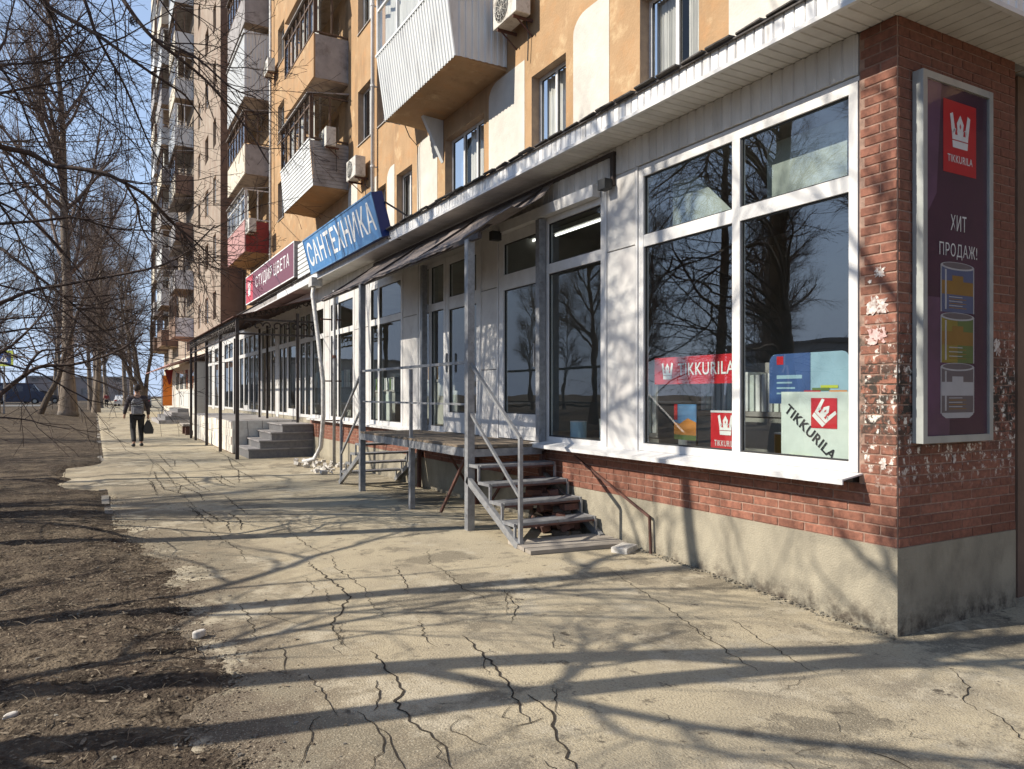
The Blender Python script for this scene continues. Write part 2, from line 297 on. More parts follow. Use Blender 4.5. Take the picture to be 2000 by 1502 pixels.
def gridmesh(name, xs, ys, hf, m, **k):
    X, Y = np.meshgrid(xs, ys); Z = hf(X, Y); nx, ny = len(xs), len(ys)
    co = np.stack([X, Y, Z], -1).reshape(-1, 3).astype(np.float32)
    i = (np.arange(ny - 1)[:, None] * nx + np.arange(nx - 1)[None]).reshape(-1)
    q = np.stack([i, i + 1, i + nx + 1, i + nx], -1).astype(np.int32)
    return np_mesh(name, co, q, m, smooth=True, **k)
def np_mesh(name, co, q, m, smooth=False, parent=None, loc=None, **k):
    me = bpy.data.meshes.new(name); me.vertices.add(len(co)); me.vertices.foreach_set('co', co.astype(np.float32).ravel())
    me.loops.add(q.size); me.loops.foreach_set('vertex_index', q.ravel().astype(np.int32))
    me.polygons.add(len(q)); me.polygons.foreach_set('loop_start', (np.arange(len(q)) * q.shape[1]).astype(np.int32))
    me.update(calc_edges=True); me.validate()
    if smooth: me.polygons.foreach_set('use_smooth', np.ones(len(q), bool))
    return link_mesh(name, me, m, parent, loc, **k)
ar = np.arange
xs = np.concatenate([[-500, -300, -180, -110, -70, -50, -38, -30, -24], ar(-20, -6, 1.), ar(-6, -2.6, .25), ar(-2.6, 1.9, .028), [2.4, 4, 8, 20, 60, 150, 400]])
ys = np.concatenate([[-200, -60, -20, -8, -3, 0], ar(1, 9, .028), ar(9, 16, .06), ar(16, 40, .25), ar(40, 130, 1.5), [140, 160, 200, 260, 350, 500, 800]])
gridmesh('lawn_ground', xs, ys, lambda X, Y: np.where(X > 1.85, -.5, soil_h(X, Y)), M['soil'], kind='structure')
xs = np.concatenate([ar(-1.3, .2, .3), ar(.2, 5.2, .1), [6, 9, 14, 30, 60]]); ys = np.concatenate([[-30, -12, -5, -2], ar(-1, 12, .1), ar(12, 40, .6), [45, 60, 80, 110, 150, 220, 300]])
def pav_h(X, Y): return gnd(X, Y) + .012 * fbm(X, Y, 3, 1.3) - np.where(X < .1, .03, 0) - np.where((X < .1) & ((Y < 14.1) | (Y > 20.6)), .35, 0)
pavement = gridmesh('pavement', xs, ys, pav_h, M['asphalt'], kind='structure')
def gh(x, y): return float(gnd(np.float64(x), np.float64(y)) + .012 * fbm(np.float64(x), np.float64(y), 3, 1.3))
# cross street beyond the lawn
rd = MB(); rd.quad((-200, 84, .46), (-4.6, 84, .46), (-4.6, 96, .46), (-200, 96, .46)); rd.build('road', M['road'], kind='structure')
# cracks: dark broken strips
cr = MB()
def crack(pts, w0=.012, seed=0):
    rd_ = random.Random(seed * 7 + 3); P = [onH(x, y) for x, y in pts]; out = []
    for a, b in zip(P[:-1], P[1:]):
        n = max(2, int((b - a).length / .045)); d = (b - a).normalized(); s = Vector((-d.y, d.x, 0))
        for i in range(n): out.append(a.lerp(b, i / n) + s * rd_.uniform(-.018, .018))
    out.append(P[-1]); L = len(out)
    for i in range(L - 1):
        d = (out[i + 1] - out[i]).normalized(); s = Vector((-d.y, d.x, 0))
        def ww(k): return w0 * (.3 + 1.0 * math.sin(math.pi * min(1, (k + .8) / L)) ** .6) * (.5 + .8 * noise.noise(Vector((k * .35, seed, 0))) ** 2 + .35 * abs(noise.noise(Vector((k * .9, seed, 3)))))
        w1, w2 = ww(i), ww(i + 1)
        q = [out[i] - s * w1, out[i] + s * w1, out[i + 1] + s * w2, out[i + 1] - s * w2]
        cr.quad(*[(p.x, p.y, gh(p.x, p.y) + .004) for p in q])
CR = [[(905,1240),(930,1262),(955,1290),(985,1325),(1005,1360),(1022,1390),(1035,1410)],[(1030,1355),(1068,1378),(1078,1395),(1085,1425),(1095,1455),(1112,1480),(1130,1510)],
 [(722,1272),(760,1310),(778,1330),(785,1350),(770,1370),(795,1400),(820,1425),(850,1440),(864,1458),(878,1482),(892,1510)],[(600,1098),(640,1130),(668,1150),(682,1166),(665,1195),(648,1215),(656,1236),(668,1260)],
 [(650,1085),(655,1110),(680,1125),(698,1140),(728,1165)],[(600,1320),(625,1345),(650,1380),(660,1400)],[(700,1390),(742,1420),(757,1450),(738,1480),(720,1510)],[(820,1210),(828,1245),(853,1264)],
 [(770,1105),(790,1135),(795,1160)],[(1865,1275),(1890,1305),(1880,1330),(1908,1352)],[(1190,1110),(1320,1185),(1425,1252)],[(1340,1205),(1400,1240),(1480,1290)],[(1430,1190),(1500,1235),(1600,1290)],
 [(470,1180),(490,1215),(500,1250)],[(545,1260),(560,1290),(556,1310)],[(740,1420),(765,1450),(790,1490),(800,1510)],[(620,1400),(600,1450),(585,1500)],[(735,1330),(738,1365),(730,1390)],
 [(400,1030),(430,1050),(470,1075),(480,1100)],[(350,960),(380,990),(400,1030)],[(300,905),(330,930),(350,960)],[(560,1035),(600,1065),(640,1085)],[(985,1150),(1010,1180),(1000,1215)],[(1930,1350),(1985,1390),(2010,1420)],
 [(280,880),(300,905),(290,935)],[(1010,1420),(1040,1412),(1060,1400)],[(1700,1450),(1760,1465),(1800,1490)],[(860,1110),(905,1150),(960,1172)]]
for i, c in enumerate(CR): crack(c, .0045 if i not in (0, 1, 2, 3) else .008, i)
for i in range(26):
    x, y = random.uniform(280, 480), random.uniform(870, 1010); crack([(x, y), (x + random.uniform(8, 40), y + random.uniform(6, 22)), (x + random.uniform(20, 70), y + random.uniform(15, 40))], .009, 50 + i)
for i in range(16):
    x, y = random.uniform(520, 1100), random.uniform(1060, 1490); crack([(x, y), (x + random.uniform(-25, 30), y + random.uniform(12, 30)), (x + random.uniform(-30, 60), y + random.uniform(25, 60))], .003, 90 + i)
for i in range(7):
    x, y = random.uniform(1150, 1950), random.uniform(1290, 1480); crack([(x, y), (x + random.uniform(-45, 50), y + random.uniform(8, 26)), (x + random.uniform(-60, 90), y + random.uniform(20, 45))], .002, 190 + i)
cr.build('cracks', M['crack'], pavement, kind='stuff')
# kerb stones, half sunk
kr = empty('kerb', (.2, 9, 0), None, None); kr['kind'] = 'structure'
y = 9.3; km = MB().box(-.06, .06, 0, .96, -.1, .05); kme = None
while y < 88:
    g = .02 if y < 60 else .03
    o = MB().box(-.05, .05, 0, .97, -.12, .055).build('kerb_stone', M['kerb'], None) if kme is None else bpy.data.objects.new('kerb_stone', kme)
    if kme is None: kme = o.data
    else: col.objects.link(o)
    o.parent = kr; o.location = (.14 + random.uniform(-.03, .03) - .2, y - 9, random.uniform(-.085, -.048)); o.rotation_euler = (random.uniform(-.02, .02), random.uniform(-.05, .05), random.uniform(-.03, .03))
    y += .99
# litter on the soil: dry leaves, stalks and small stones
lit = MB(); st = MB()
def bit(mb, p, s, el=1.):
    a = random.uniform(0, 6.28); q = Matrix.Translation(p) @ Matrix.Rotation(a, 4, 'Z') @ Matrix.Rotation(random.uniform(-.5, .5), 4, 'X')
    n = 5; pts = []
    for k in range(n):
        t = 2 * math.pi * k / n; pts.append(q @ Vector((math.cos(t) * s * el * random.uniform(.7, 1), math.sin(t) * s * random.uniform(.6, 1), random.uniform(0, .25) * s)))
    mb.quad(*pts)
for i in range(5200):
    y = 1.5 + 11 * random.random() ** 1.7; x = random.uniform(-.0923 * y - 1.9 if y < 6 else -2.2, 1.2)
    h = float(soil_h(np.float64(x), np.float64(y)))
    g = gh(x, y) if x > .15 else -9
    if h < g - .004 and random.random() > .12: continue
    bit(lit, (x, y, max(h, g) + .007), random.choice([.004, .006, .007, .009, .014]) * random.uniform(.7, 1.2), random.choice([1, 1.5, 3.5]))
for i in range(1500):
    y = 1.5 + 9 * random.random() ** 1.5; x = random.uniform(-2, 1.1); h = float(soil_h(np.float64(x), np.float64(y)))
    if x > .15 and h < gh(x, y) - .004: continue
    a = random.uniform(0, 6.28); l = random.uniform(.03, .14); p = Vector((x, y, h + .01)); q = p + Vector((math.cos(a) * l, math.sin(a) * l, random.uniform(-.005, .03)))
    m_ = p.lerp(q, .5) + Vector((0, 0, .01)); lit.tube([p, m_, q], .0016 if l < .1 else .0025, 3, cap=False)
cb = MB()
_sx = ar(.0, 1.9, .02); _ey = {}
def soil_edge(y):
    k = round(y, 1)
    if k not in _ey:
        yy = np.full_like(_sx, k); on = np.nonzero(soil_h(_sx, yy) > gnd(_sx, yy) - .004)[0]; _ey[k] = float(_sx[on[-1]]) if len(on) else .15
    return _ey[k]
for i in range(6500):
    y = 1.6 + 12 * random.random() ** 1.5; x = soil_edge(y) - .06 + random.expovariate(1 / .10); s = random.choice([.0018, .0025, .003, .004, .006]) * random.uniform(.7, 1.2)
    cb.obox(Matrix.Translation((x, y, max(gh(x, y), float(soil_h(np.float64(x), np.float64(y)))) + s * .35)) @ Matrix.Rotation(random.uniform(0, 3), 4, 'Z') @ Matrix.Rotation(random.uniform(-.5, .5), 4, 'X'), s, s * random.uniform(.5, 1), s * .5)
cb.build('soil_crumbs', M['litter'], kind='stuff')
lit.build('leaf_litter', M['litter'], kind='stuff')
for i in range(300):
    y = 1.6 + 10 * random.random() ** 1.5; x = random.uniform(-2, 1.2) if random.random() < .8 else random.uniform(1, 4.6); hh = float(soil_h(np.float64(x), np.float64(y))); g = gh(x, y) if x > .15 else -9
    s = random.choice([.004, .006, .009, .014]) * (1 if x < 1.2 else .5); c = Vector((x, y, max(hh, g) + s * .25)); Q = Matrix.Translation(c) @ Matrix.Rotation(random.uniform(0, 6), 4, 'Z') @ Matrix.Diagonal((1, random.uniform(.6, .9), .5, 1))
    st.prism([Q @ Vector((math.cos(t) * s * random.uniform(.75, 1.1), math.sin(t) * s * random.uniform(.75, 1.1), -s)) for t in [k * 1.047 for k in range(6)]], (0, 0, s * random.uniform(.6, 1)))
st.build('pebbles', M['kerb'], kind='stuff')
for (px_, py_, s, lb) in [(388, 1237, .05, 'pale broken stone lying where the dark soil meets the pavement'), (22, 1398, .04, 'white stone at the lower left corner of the soil')]:
    p = onH(px_, py_, .03); Q = Matrix.Translation(p) @ Matrix.Rotation(.6, 4, 'Z')
    mb = MB(); mb.prism([Q @ Vector((math.cos(t) * s * random.uniform(.8, 1.5), math.sin(t) * s * .6, -s * .6)) for t in [k * .9 for k in range(7)]], (0, 0, s * 1.0))
    mb.build('stone', M['rubble'], None, loc=p, bevel=.012, label=lb, category='stone')

# ------------------------------------------------------------------ shop building
XF = 4.93
shop = empty('shop_building', (5.5, 3.23, 0), 'single storey brick and white glazed shop row standing along the pavement', 'shop')
YEND = 41.
wl = MB()
# plinth (front, side) and brick backing
pl = MB(); pl.box(XF - .004, XF + .25, 3.226, 19.6, -.4, .51); pl.box(XF + .25, 6.47, 3.226, 3.5, -.4, .51); pl.build('plinth', M['plinth'], shop)
core = MB(); core.box(XF + .004, XF + .25, 3.234, 3.53, .51, 4.27); core.box(XF + .25, 6.47, 3.234, 3.5, .51, 4.27); core.box(XF + .004, XF + .25, 3.53, 19.6, .51, .94)
brickwall = core.build('wall', M['mortar'], shop)
# bricks
def brickmesh(name, l, d, h):
    b = .004; mb = MB(); mb.box(-l/2, l/2, -d/2, d/2, -h/2, h/2); me = bpy.data.meshes.new(name)
    vs = []; fs = []
    # chamfered front: two nested rings
    import bmesh
    bm = bmesh.new(); bmesh.ops.create_cube(bm, size=1); bmesh.ops.scale(bm, verts=bm.verts, vec=(l, d, h)); bmesh.ops.bevel(bm, geom=bm.edges[:], offset=b, segments=1, affect='EDGES'); bm.to_mesh(me); bm.free()
    me.materials.append(M['brick']); return me
CH = .0725; nco = 52
BM = {}
def put_brick(axis, a0, a1, z, keep):
    """axis 'y' on the street face, 'x' on the side face"""
    l = a1 - a0 - .011
    if l < .03: return
    key = round(l, 3)
    if key not in BM: BM[key] = brickmesh('brick', l, .02, CH - .011)
    j = random.uniform(-.0025, .0025)
    if axis == 'y': loc = Vector((XF + .008 + j, (a0 + a1) / 2, z)); rz = math.pi / 2
    else: loc = Vector(((a0 + a1) / 2, 3.23 + .008 + j, z)); rz = 0
    if keep:
        o = bpy.data.objects.new('brick', BM[key]); col.objects.link(o); o.parent = brickwall; o.location = loc - origin(brickwall); o.rotation_euler = (0, 0, rz)
    else:
        h = (CH - .011) / 2
        if axis == 'y': rest.box(loc.x - .01, loc.x + .01, loc.y - l/2, loc.y + l/2, z - h, z + h)
        else: rest.box(loc.x - l/2, loc.x + l/2, loc.y - .01, loc.y + .01, z - h, z + h)
rest = MB(); nk = 0; todo = []
def course(axis, s, e, z, off, first=None):
    a = s; L = first if first else .262 * off
    while a < e - .02:
        b = min(a + L, e); todo.append((axis, a, b, z)); a = b; L = .262
for k in range(nco):
    z = .51 + CH * (k + .5)
    if z < .94: course('y', 3.23, 19.5, z, .5 if k % 2 else 1)
    else: course('y', 3.23, 3.525, z, .5 if k % 2 else 1)
    course('x', XF + .012, 6.47, z, 1 if k % 2 else .5)
def vis(t):
    ax, a, b, z = t
    if ax == 'y': return 0 if a < 3.6 else (a - 3.6) * .18
    return .25 + (abs(z - 1.6) * .1) + (a - 4.93) * .05 + (2 if 5.08 < a and b < 5.98 and 1.25 < z < 3.88 else 0)
todo.sort(key=vis)
for i, t in enumerate(todo): put_brick(*t, i < 300)
rest.build('brickwork', M['brick'], brickwall, kind='stuff')
# back part of building behind corner (recess on the right, its shade put into the dark colour) 
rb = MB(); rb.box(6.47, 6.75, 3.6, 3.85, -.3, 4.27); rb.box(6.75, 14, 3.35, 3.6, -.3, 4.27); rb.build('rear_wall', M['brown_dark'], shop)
# interior shell
i_ = MB(); i_.box(9.4, 9.6, 3.6, YEND, 1.0, 4.25); i_.box(XF + .26, 9.4, 3.51, 3.6, 1.0, 4.25); i_.box(XF+.26, 9.4, YEND-.1, YEND, 1., 4.25); i_.box(XF + .26, 9.4, 10.0, 10.1, 1., 4.25); i_.build('interior_wall', M['interior'], shop)
MB().box(XF + .02, 9.4, 3.6, YEND, .9, .99).build('interior_floor', M['interior_floor'], shop)
MB().box(XF + .02, 9.4, 3.6, YEND, 4.12, 4.25).build('ceiling', M['interior'], shop)
# windows and doors of the front: frame (part) > pane, sub frames
def framed(name, y0, y1, z0, z1, muls=(), trans=(), fw=.075, glass='glass', x=XF, parent=None, depth=.07, m='upvc', label=None, door=False):
    """white framed unit; returns frame object with pane children"""
    p = parent or shop; mb = MB(); xa, xb = x - .003, x + depth
    mb.box(xa, xb, y0, y0 + fw, z0, z1); mb.box(xa, xb, y1 - fw, y1, z0, z1)
    bot = fw * (2.6 if door else 1.)
    mb.box(xa + .001, xb - .001, y0 + fw, y1 - fw, z0, z0 + bot); mb.box(xa + .001, xb - .001, y0 + fw, y1 - fw, z1 - fw, z1)
    ys_ = [y0 + fw] + [q for m_ in muls for q in (m_ - fw * .6, m_ + fw * .6)] + [y1 - fw]
    for m_ in muls: mb.box(xa + .002, xb - .002, m_ - fw * .6, m_ + fw * .6, z0 + bot, z1 - fw)
    zs_ = [z0 + bot] + [q for t in trans for q in (t - fw * .8, t + fw * .8)] + [z1 - fw]
    for t in trans:
        for a, b in zip(ys_[0::2], ys_[1::2]): mb.box(xa + .003, xb - .003, a, b, t - fw * .8, t + fw * .8)
    # slim gasket lips so the frame reads as a profile
    f = mb.build(name, M[m], p, label=label)
    gm = MB()
    for a, b in zip(ys_[0::2], ys_[1::2]):
        for c, d in zip(zs_[0::2], zs_[1::2]):
            g = .014; xg = x + .018
            gm.box(xg, xg + .02, a, a + g, c, d); gm.box(xg, xg + .02, b - g, b, c, d); gm.box(xg + .001, xg + .019, a + g, b - g, c, c + g); gm.box(xg + .001, xg + .019, a + g, b - g, d - g, d)
            MB().quad((x + .03, a, c), (x + .03, a, d), (x + .03, b, d), (x + .03, b, c)).build('pane', M[glass], f)
    gm.build('gasket', M['dark'], f)
    return f
def panel_col(y0, y1, z0, z1, seams):
    b = MB().box(XF + .012, XF + .06, y0, y1, z0, z1).build('panel_backing', M['grey_panel'], shop)
    ed = [z0] + list(seams) + [z1]
    for a, c in zip(ed[:-1], ed[1:]): MB().box(XF - .006, XF + .011, y0 + .045, y1 - .045, a + .007, c - .007).build('cladding_panel', M['panel'], shop)
    MB().box(XF - .012, XF + .011, y0, y0 + .035, z0, z1).box(XF - .012, XF + .011, y1 - .035, y1, z0, z1).build('edge_trim', M['upvc'], shop)
Z0, Z1 = 1.0, 3.92
framed('window', 3.54, 6.08, Z0 + .02, Z1, muls=(4.74,), trans=(3.18,), glass='glassbig')
panel_col(6.09, 6.66, .98, 3.96, (3.16,))
framed('window', 6.67, 7.93, Z0, 3.80, trans=(3.16,))
d1 = framed('door', 7.94, 9.14, Z0, 3.80, trans=(3.14,), fw=.13, door=True); MB().bar((XF - .05, 8.1, 1.95), (XF - .05, 8.1, 2.25), .025, .03).box(XF - .05, XF, 8.09, 8.11, 1.97, 1.99).box(XF - .05, XF, 8.09, 8.11, 2.21, 2.23).build('handle', M['steel'], d1)
panel_col(9.15, 9.72, .98, 3.96, (1.95, 3.1))
d2 = framed('door', 9.73, 10.95, Z0, 3.80, trans=(3.05,), fw=.12, door=True); MB().bar((XF - .05, 10.8, 1.95), (XF - .05, 10.8, 2.25), .025, .03).build('handle', M['steel'], d2)
framed('window', 10.96, 12.1, Z0, 3.80, muls=(11.6,), trans=(3.05,))
panel_col(12.11, 12.88, .98, 3.96, (3.0,))
framed('window', 12.89, 14.75, Z0, 3.80, muls=(14.2,), trans=(3.05,))
panel_col(14.76, 15.8, .98, 3.96, (3.0,))
framed('window', 15.81, 17.7, Z0, 3.80, muls=(17.05,), trans=(3.05,))
panel_col(17.71, 18.2, .98, 3.96, (3.0,))
framed('window', 18.21, 19.45, Z0, 3.80, trans=(3.05,))
y = 19.46
kinds = [('w', 1.3, (.65,)), ('p', .35), ('d', 1.1, ()), ('w', 1.2, (.6,)), ('p', .4), ('w', 2.3, (.75, 1.5)), ('p', .5), ('w', 1.9, (.95,)), ('d', 1.0, ()), ('w', 1.9, (.95,)), ('p', .6), ('w', 2.4, (1.2,)), ('p', .6), ('w', 2.4, (1.2,)), ('p', .8), ('w', 2.2, (1.1,))]
for kk in kinds:
    L = kk[1]
    if kk[0] == 'p': panel_col(y, y + L, .9, 3.96, (3.0,))
    else: framed('window' if kk[0] == 'w' else 'door', y + .01, y + L - .01, .98, 3.8, muls=[y + a for a in kk[2]], trans=(3.05,), fw=.08, door=kk[0] == 'd')
    y += L
MB().box(XF + .005, XF + .2, 6.09, y, 3.805, 3.975).build('header', M['upvc'], shop)
MB().box(XF + .005, XF + .2, 3.531, 6.085, 3.925, 3.96).build('header', M['upvc'], shop)
MB().box(XF + .012, XF + .2, 19.6, y, .3, .97).build('lower_wall', M['plinth'], shop)
# shutter box over the doors, ledges
MB().box(XF - .11, XF - .008, 6.75, 9.15, 3.80, 3.93).build('shutter_box', M['upvc'], shop)
sill = MB().prism([(XF + .0, 3.5, 1.018), (4.70, 3.5, .985), (4.70, 3.5, .945), (4.712, 3.5, .945), (4.712, 3.5, .975), (XF, 3.5, 1.006)], (0, 4.5, 0)); sill.build('sill', M['upvc'], shop)
s2 = MB().prism([(XF + .0, 10.97, 1.0), (4.80, 10.97, .975), (4.80, 10.97, .945), (4.812, 10.97, .945), (4.812, 10.97, .965), (XF, 10.97, .99)], (0, 8.5, 0)); s2.build('sill', M['upvc'], shop)
# frieze siding planks, soffit, fascia
def shared(parent, name, me, loc, rot=(0, 0, 0), scale=None):
    o = bpy.data.objects.new(name, me); col.objects.link(o); o.parent = parent; o.location = Vector(loc) - origin(parent); o.rotation_euler = rot
    if scale: o.scale = scale
    return o
def boxmesh(name, x0, x1, y0, y1, z0, z1, m):
    me = bpy.data.meshes.new(name); b = MB().box(x0, x1, y0, y1, z0, z1); me.from_pydata(b.v, [], b.f); me.materials.append(m); return me
def plankmesh(name, prof, sweep, m):
    me = bpy.data.meshes.new(name); b = MB().prism(prof, sweep); me.from_pydata(b.v, [], b.f); me.materials.append(m); return me
fz = plankmesh('siding_plank', [(0, 0, 0), (-.012, .012, 0), (-.012, .088, 0), (0, .1, 0)], (0, 0, .30), M['siding'])
k = 0; y = 3.56
while y < 19: shared(shop, 'siding_plank', fz, (XF - .001, y, 3.972)); y += .1 + (.012 if k % 1 == 0 else 0); k += 1
MB().box(XF + .0, XF + .2, 3.54, YEND, 3.97, 4.27).build('frieze_backing', M['siding'], shop)
XE, HE, YC = 4.486, 4.275, 2.80      # eave edge
sm = plankmesh('soffit_plank', [(XE + .02, .004, 0), (XE + .02, .010, -.010), (XE + .02, .092, -.010), (XE + .02, .098, 0)], (XF - XE - .02, 0, 0), M['soffit'])
y = 3.24
while y < 20: shared(shop, 'soffit_plank', sm, (0, y, HE + .012)); y += .1
sm2 = plankmesh('soffit_plank', [(.004, YC + .02, 0), (.010, YC + .02, -.010), (.118, YC + .02, -.010), (.124, YC + .02, 0)], (0, 3.22 - YC, 0), M['soffit'])
x = XE + .03
while x < 10: shared(shop, 'soffit_plank', sm2, (x, 0, HE + .012)); x += .126
fm = plankmesh('fascia_plank', [(0, .002, 0), (-.012, .010, 0), (-.012, .080, 0), (0, .093, 0)], (0, 0, .165), M['fascia'])
y = YC
while y < 21.5: shared(shop, 'fascia_plank', fm, (XE + .012, y, HE + .012)); y += .095
fm2 = plankmesh('fascia_plank', [(.002, 0, 0), (.010, -.012, 0), (.085, -.012, 0), (.098, 0, 0)], (0, 0, .165), M['fascia'])
x = XE + .015
while x < 9.5: shared(shop, 'fascia_plank', fm2, (x, YC, HE + .012)); x += .1
MB().box(XE - .016, XE + .02, YC - .016, YEND, HE - .022, HE + .012).box(XE + .02, 12, YC - .016, YC + .02, HE - .022, HE + .012).build('fascia_trim', M['upvc'], shop)
MB().box(XE + .013, 9.0, YC + .004, YEND, HE + .03, HE + .16).build('roof_edge', M['grey_panel'], shop)
rf = MB().prism([(XE - .03, YC - .03, HE + .180), (6.8, YC - .03, HE + .75), (6.8, YC - .03, HE + .73), (XE - .03, YC - .03, HE + .168)], (0, YEND - YC, 0)); roof = rf.build('roof', M['shingle'], shop)
shm = plankmesh('shingle', [(0, 0, 0), (0, .30, 0), (-.05, .285, 0), (-.055, .02, 0)], (.0, 0, .014), M['shingle'])
y = YC - .04
while y < 24:
    o = shared(roof, 'shingle', shm, (XE - .015 + random.uniform(-.012, .02), y, HE + .182 + random.uniform(0, .008)), (0, random.uniform(-.12, .22), random.uniform(-.05, .05))); y += .31
for y in ar(3.0, 20, .47):
    shared(roof, 'shingle', shm, (XE + .03 + random.uniform(-.01, .02), y + random.uniform(-.1, .1), HE + .20), (0, -.25 + random.uniform(-.2, .1), random.uniform(-.08, .08)))
# ceiling lamps lit inside
for i, (x, y) in enumerate([(6.1, 8.9), (6.0, 10.5)]):
    t = empty('ceiling_light', (x, y, 4.05), ['lit tube lamp seen in the top pane of the window beside the door', 'lit tube lamp seen through the glass over the shop door'][i], 'lamp', 'tube lamps inside the shop')
    MB().box(x - .06, x + .06, y - .62, y + .62, 4.03, 4.10).build('housing', M['interior_white'], t); MB().tube([(x, y - .6, 4.01), (x, y + .6, 4.01)], .016, 8).build('tube', emit('tube_glow', (1, .97, .9), 1.8), t)

# ------------------------------------------------------------------ text and flat print
def frame_m(o, right, up): r = Vector(right).normalized(); u = Vector(up).normalized(); n = r.cross(u); m = Matrix((r, u, n)).transposed().to_4x4(); m.translation = Vector(o); return m
_tx = {}
def text(s, Mx, w, h, m, parent, name='lettering', bold=0., d=.004):
    c = bpy.data.curves.new('t', 'FONT'); c.body = s; c.size = 1; c.offset = bold; c.extrude = 0; c.resolution_u = 3; c.space_character = 1.09
    o = bpy.data.objects.new('t', c); col.objects.link(o); dg = bpy.context.evaluated_depsgraph_get(); me = bpy.data.meshes.new_from_object(o.evaluated_get(dg)); bpy.data.objects.remove(o)
    n = len(me.vertices); co = np.empty(n * 3); me.vertices.foreach_get('co', co); co = co.reshape(-1, 3); mn = co.min(0); mx = co.max(0)
    S = (w / (mx[0] - mn[0]), (h / (mx[1] - mn[1])) if h else w / (mx[0] - mn[0])); org = origin(parent)
    out = [(Mx @ Vector(((p[0] - mn[0]) * S[0], (p[1] - mn[1]) * S[1], d))) - org for p in co]
    me.vertices.foreach_set('co', np.array([tuple(v) for v in out]).ravel()); me.materials.clear()
    return link_mesh(name, me, m, parent)
def art(Mx, poly, m, parent, name, d=.002, **k):
    return MB().quad(*[Mx @ Vector((a, b, d)) for a, b in poly]).build(name, m, parent, **k)
def rect(x, y, w, h): return [(x, y), (x + w, y), (x + w, y + h), (x, y + h)]
CROWN = [(-.36, -.5), (.36, -.5), (.40, -.18), (.5, .42), (.40, .44), (.27, .02), (.13, .0), (.16, .2), (0, .44), (-.16, .2), (-.13, .0), (-.27, .02), (-.40, .44), (-.5, .42), (-.40, -.18)]
def crown(Mx, cx, cy, s, m, m2, parent, d=.004):
    # split into convex pieces so that it triangulates well
    b = MB()
    P = lambda q, e=0: [Mx @ Vector((cx + a * s, cy + c * s, d + e)) for a, c in q]
    for q in ([(-.36, -.5), (.36, -.5), (.385, -.3), (-.385, -.3)], [(-.385, -.27), (.385, -.27), (.40, -.12), (.25, .06), (.13, .0), (-.13, .0), (-.25, .06), (-.40, -.12)], [(-.40, -.12), (-.25, .0), (-.36, .48), (-.5, .42)], [(.25, .0), (.40, -.12), (.5, .42), (.36, .48)], [(-.13, -.01), (.13, -.01), (.17, .2), (0, .45), (-.17, .2)]):
        b.quad(*P(q))
    b.build('emblem', m, parent)
    e = MB(); [e.quad(*P([(sx * .20 - .06, -.13), (sx * .20 + .06, -.13), (sx * .20 + .03, .02), (sx * .20 - .03, .02)], .001)) for sx in (-1, 1)]; e.quad(*P([(-.04, .12), (0, .04), (.04, .12), (0, .22)], .001)); e.build('emblem_detail', m2, parent)

# tall lightbox poster on the pillar side
lb = empty('lightbox_poster', (5.52, 3.2, 1.24), 'tall narrow purple poster in a grey frame on the shaded pillar side', 'poster')
fx0, fx1, fz0, fz1, yf = 5.09, 5.98, 1.25, 3.90, 3.14
MB().box(fx0, fx0 + .05, yf, 3.22, fz0, fz1).box(fx1 - .05, fx1, yf, 3.22, fz0, fz1).box(fx0 + .05, fx1 - .05, yf + .001, 3.22, fz0, fz0 + .05).box(fx0 + .05, fx1 - .05, yf + .001, 3.22, fz1 - .05, fz1).build('frame', M['alu'], lb)
MB().box(fx0 + .05, fx1 - .05, yf + .02, 3.215, fz0 + .05, fz1 - .05).build('board', M['purple'], lb)
PM = frame_m((fx0 + .05, yf + .02, fz0 + .05), (1, 0, 0), (0, 0, 1)); PW, PH = .79, 2.55
art(PM, rect(0, 0, .3, 1.0), M['purple_light'], lb, 'print_field', .001); art(PM, [(.0, 1.55), (.14, 1.75), (.2, 2.55), (0, 2.55)], M['purple_light'], lb, 'print_field', .001)
art(PM, rect(.22, 1.92, .42, .53), M['red'], lb, 'logo_square', .002)
crown(PM, .43, 2.24, .26, M['white'], M['red'], lb); text('TIKKURILA', PM @ Matrix.Translation((.27, 2.0, 0)), .32, .055, M['white'], lb, bold=.01)
text('ХИТ', PM @ Matrix.Translation((.31, 1.50, 0)), .20, .115, M['white'], lb); text('ПРОДАЖ!', PM @ Matrix.Translation((.17, 1.29, 0)), .48, .115, M['white'], lb)
for (z, hh, a, b) in [(.90, .34, 'canblue', 'canblue'), (.53, .34, 'canyellow', 'cangreen'), (.16, .34, 'cangrey', 'cangrey')]:
    art(PM, rect(.20, z, .2, hh), M[a], lb, 'can_print', .002); art(PM, rect(.40, z, .2, hh), M[b], lb, 'can_print', .002)
    art(PM, [(.40 + .215 * math.cos(t_), z + hh + .0 + .03 * math.sin(t_)) for t_ in ar(0, 6.28, .35)], M['canrim'], lb, 'can_print', .0028); art(PM, [(.40 + .19 * math.cos(t_), z + hh + .004 + .022 * math.sin(t_)) for t_ in ar(0, 6.28, .35)], M['cangrey'], lb, 'can_print', .0032)
    art(PM, rect(.185, z - .0, .012, hh), M['canrim'], lb, 'can_print', .003); art(PM, rect(.60, z, .012, hh), M['canrim'], lb, 'can_print', .003)
    art(PM, rect(.20, z + .13, .40, .10), M['canorange' if z > .4 else 'canrim'], lb, 'can_print', .0024); art(PM, rect(.24, z + .02, .02, hh - .05), M['canrim'], lb, 'can_print', .0026)
    for q in range(6): art(PM, rect(.29, z + .03 + q * .016, .22 - .05 * (q % 2), .006), M['canrim' if q % 2 else 'canorange'], lb, 'can_print', .003)
    art(PM, rect(.33, z + hh * .62, .14, .06), M['canorange' if z > .4 else 'canrim'], lb, 'can_print', .0035)
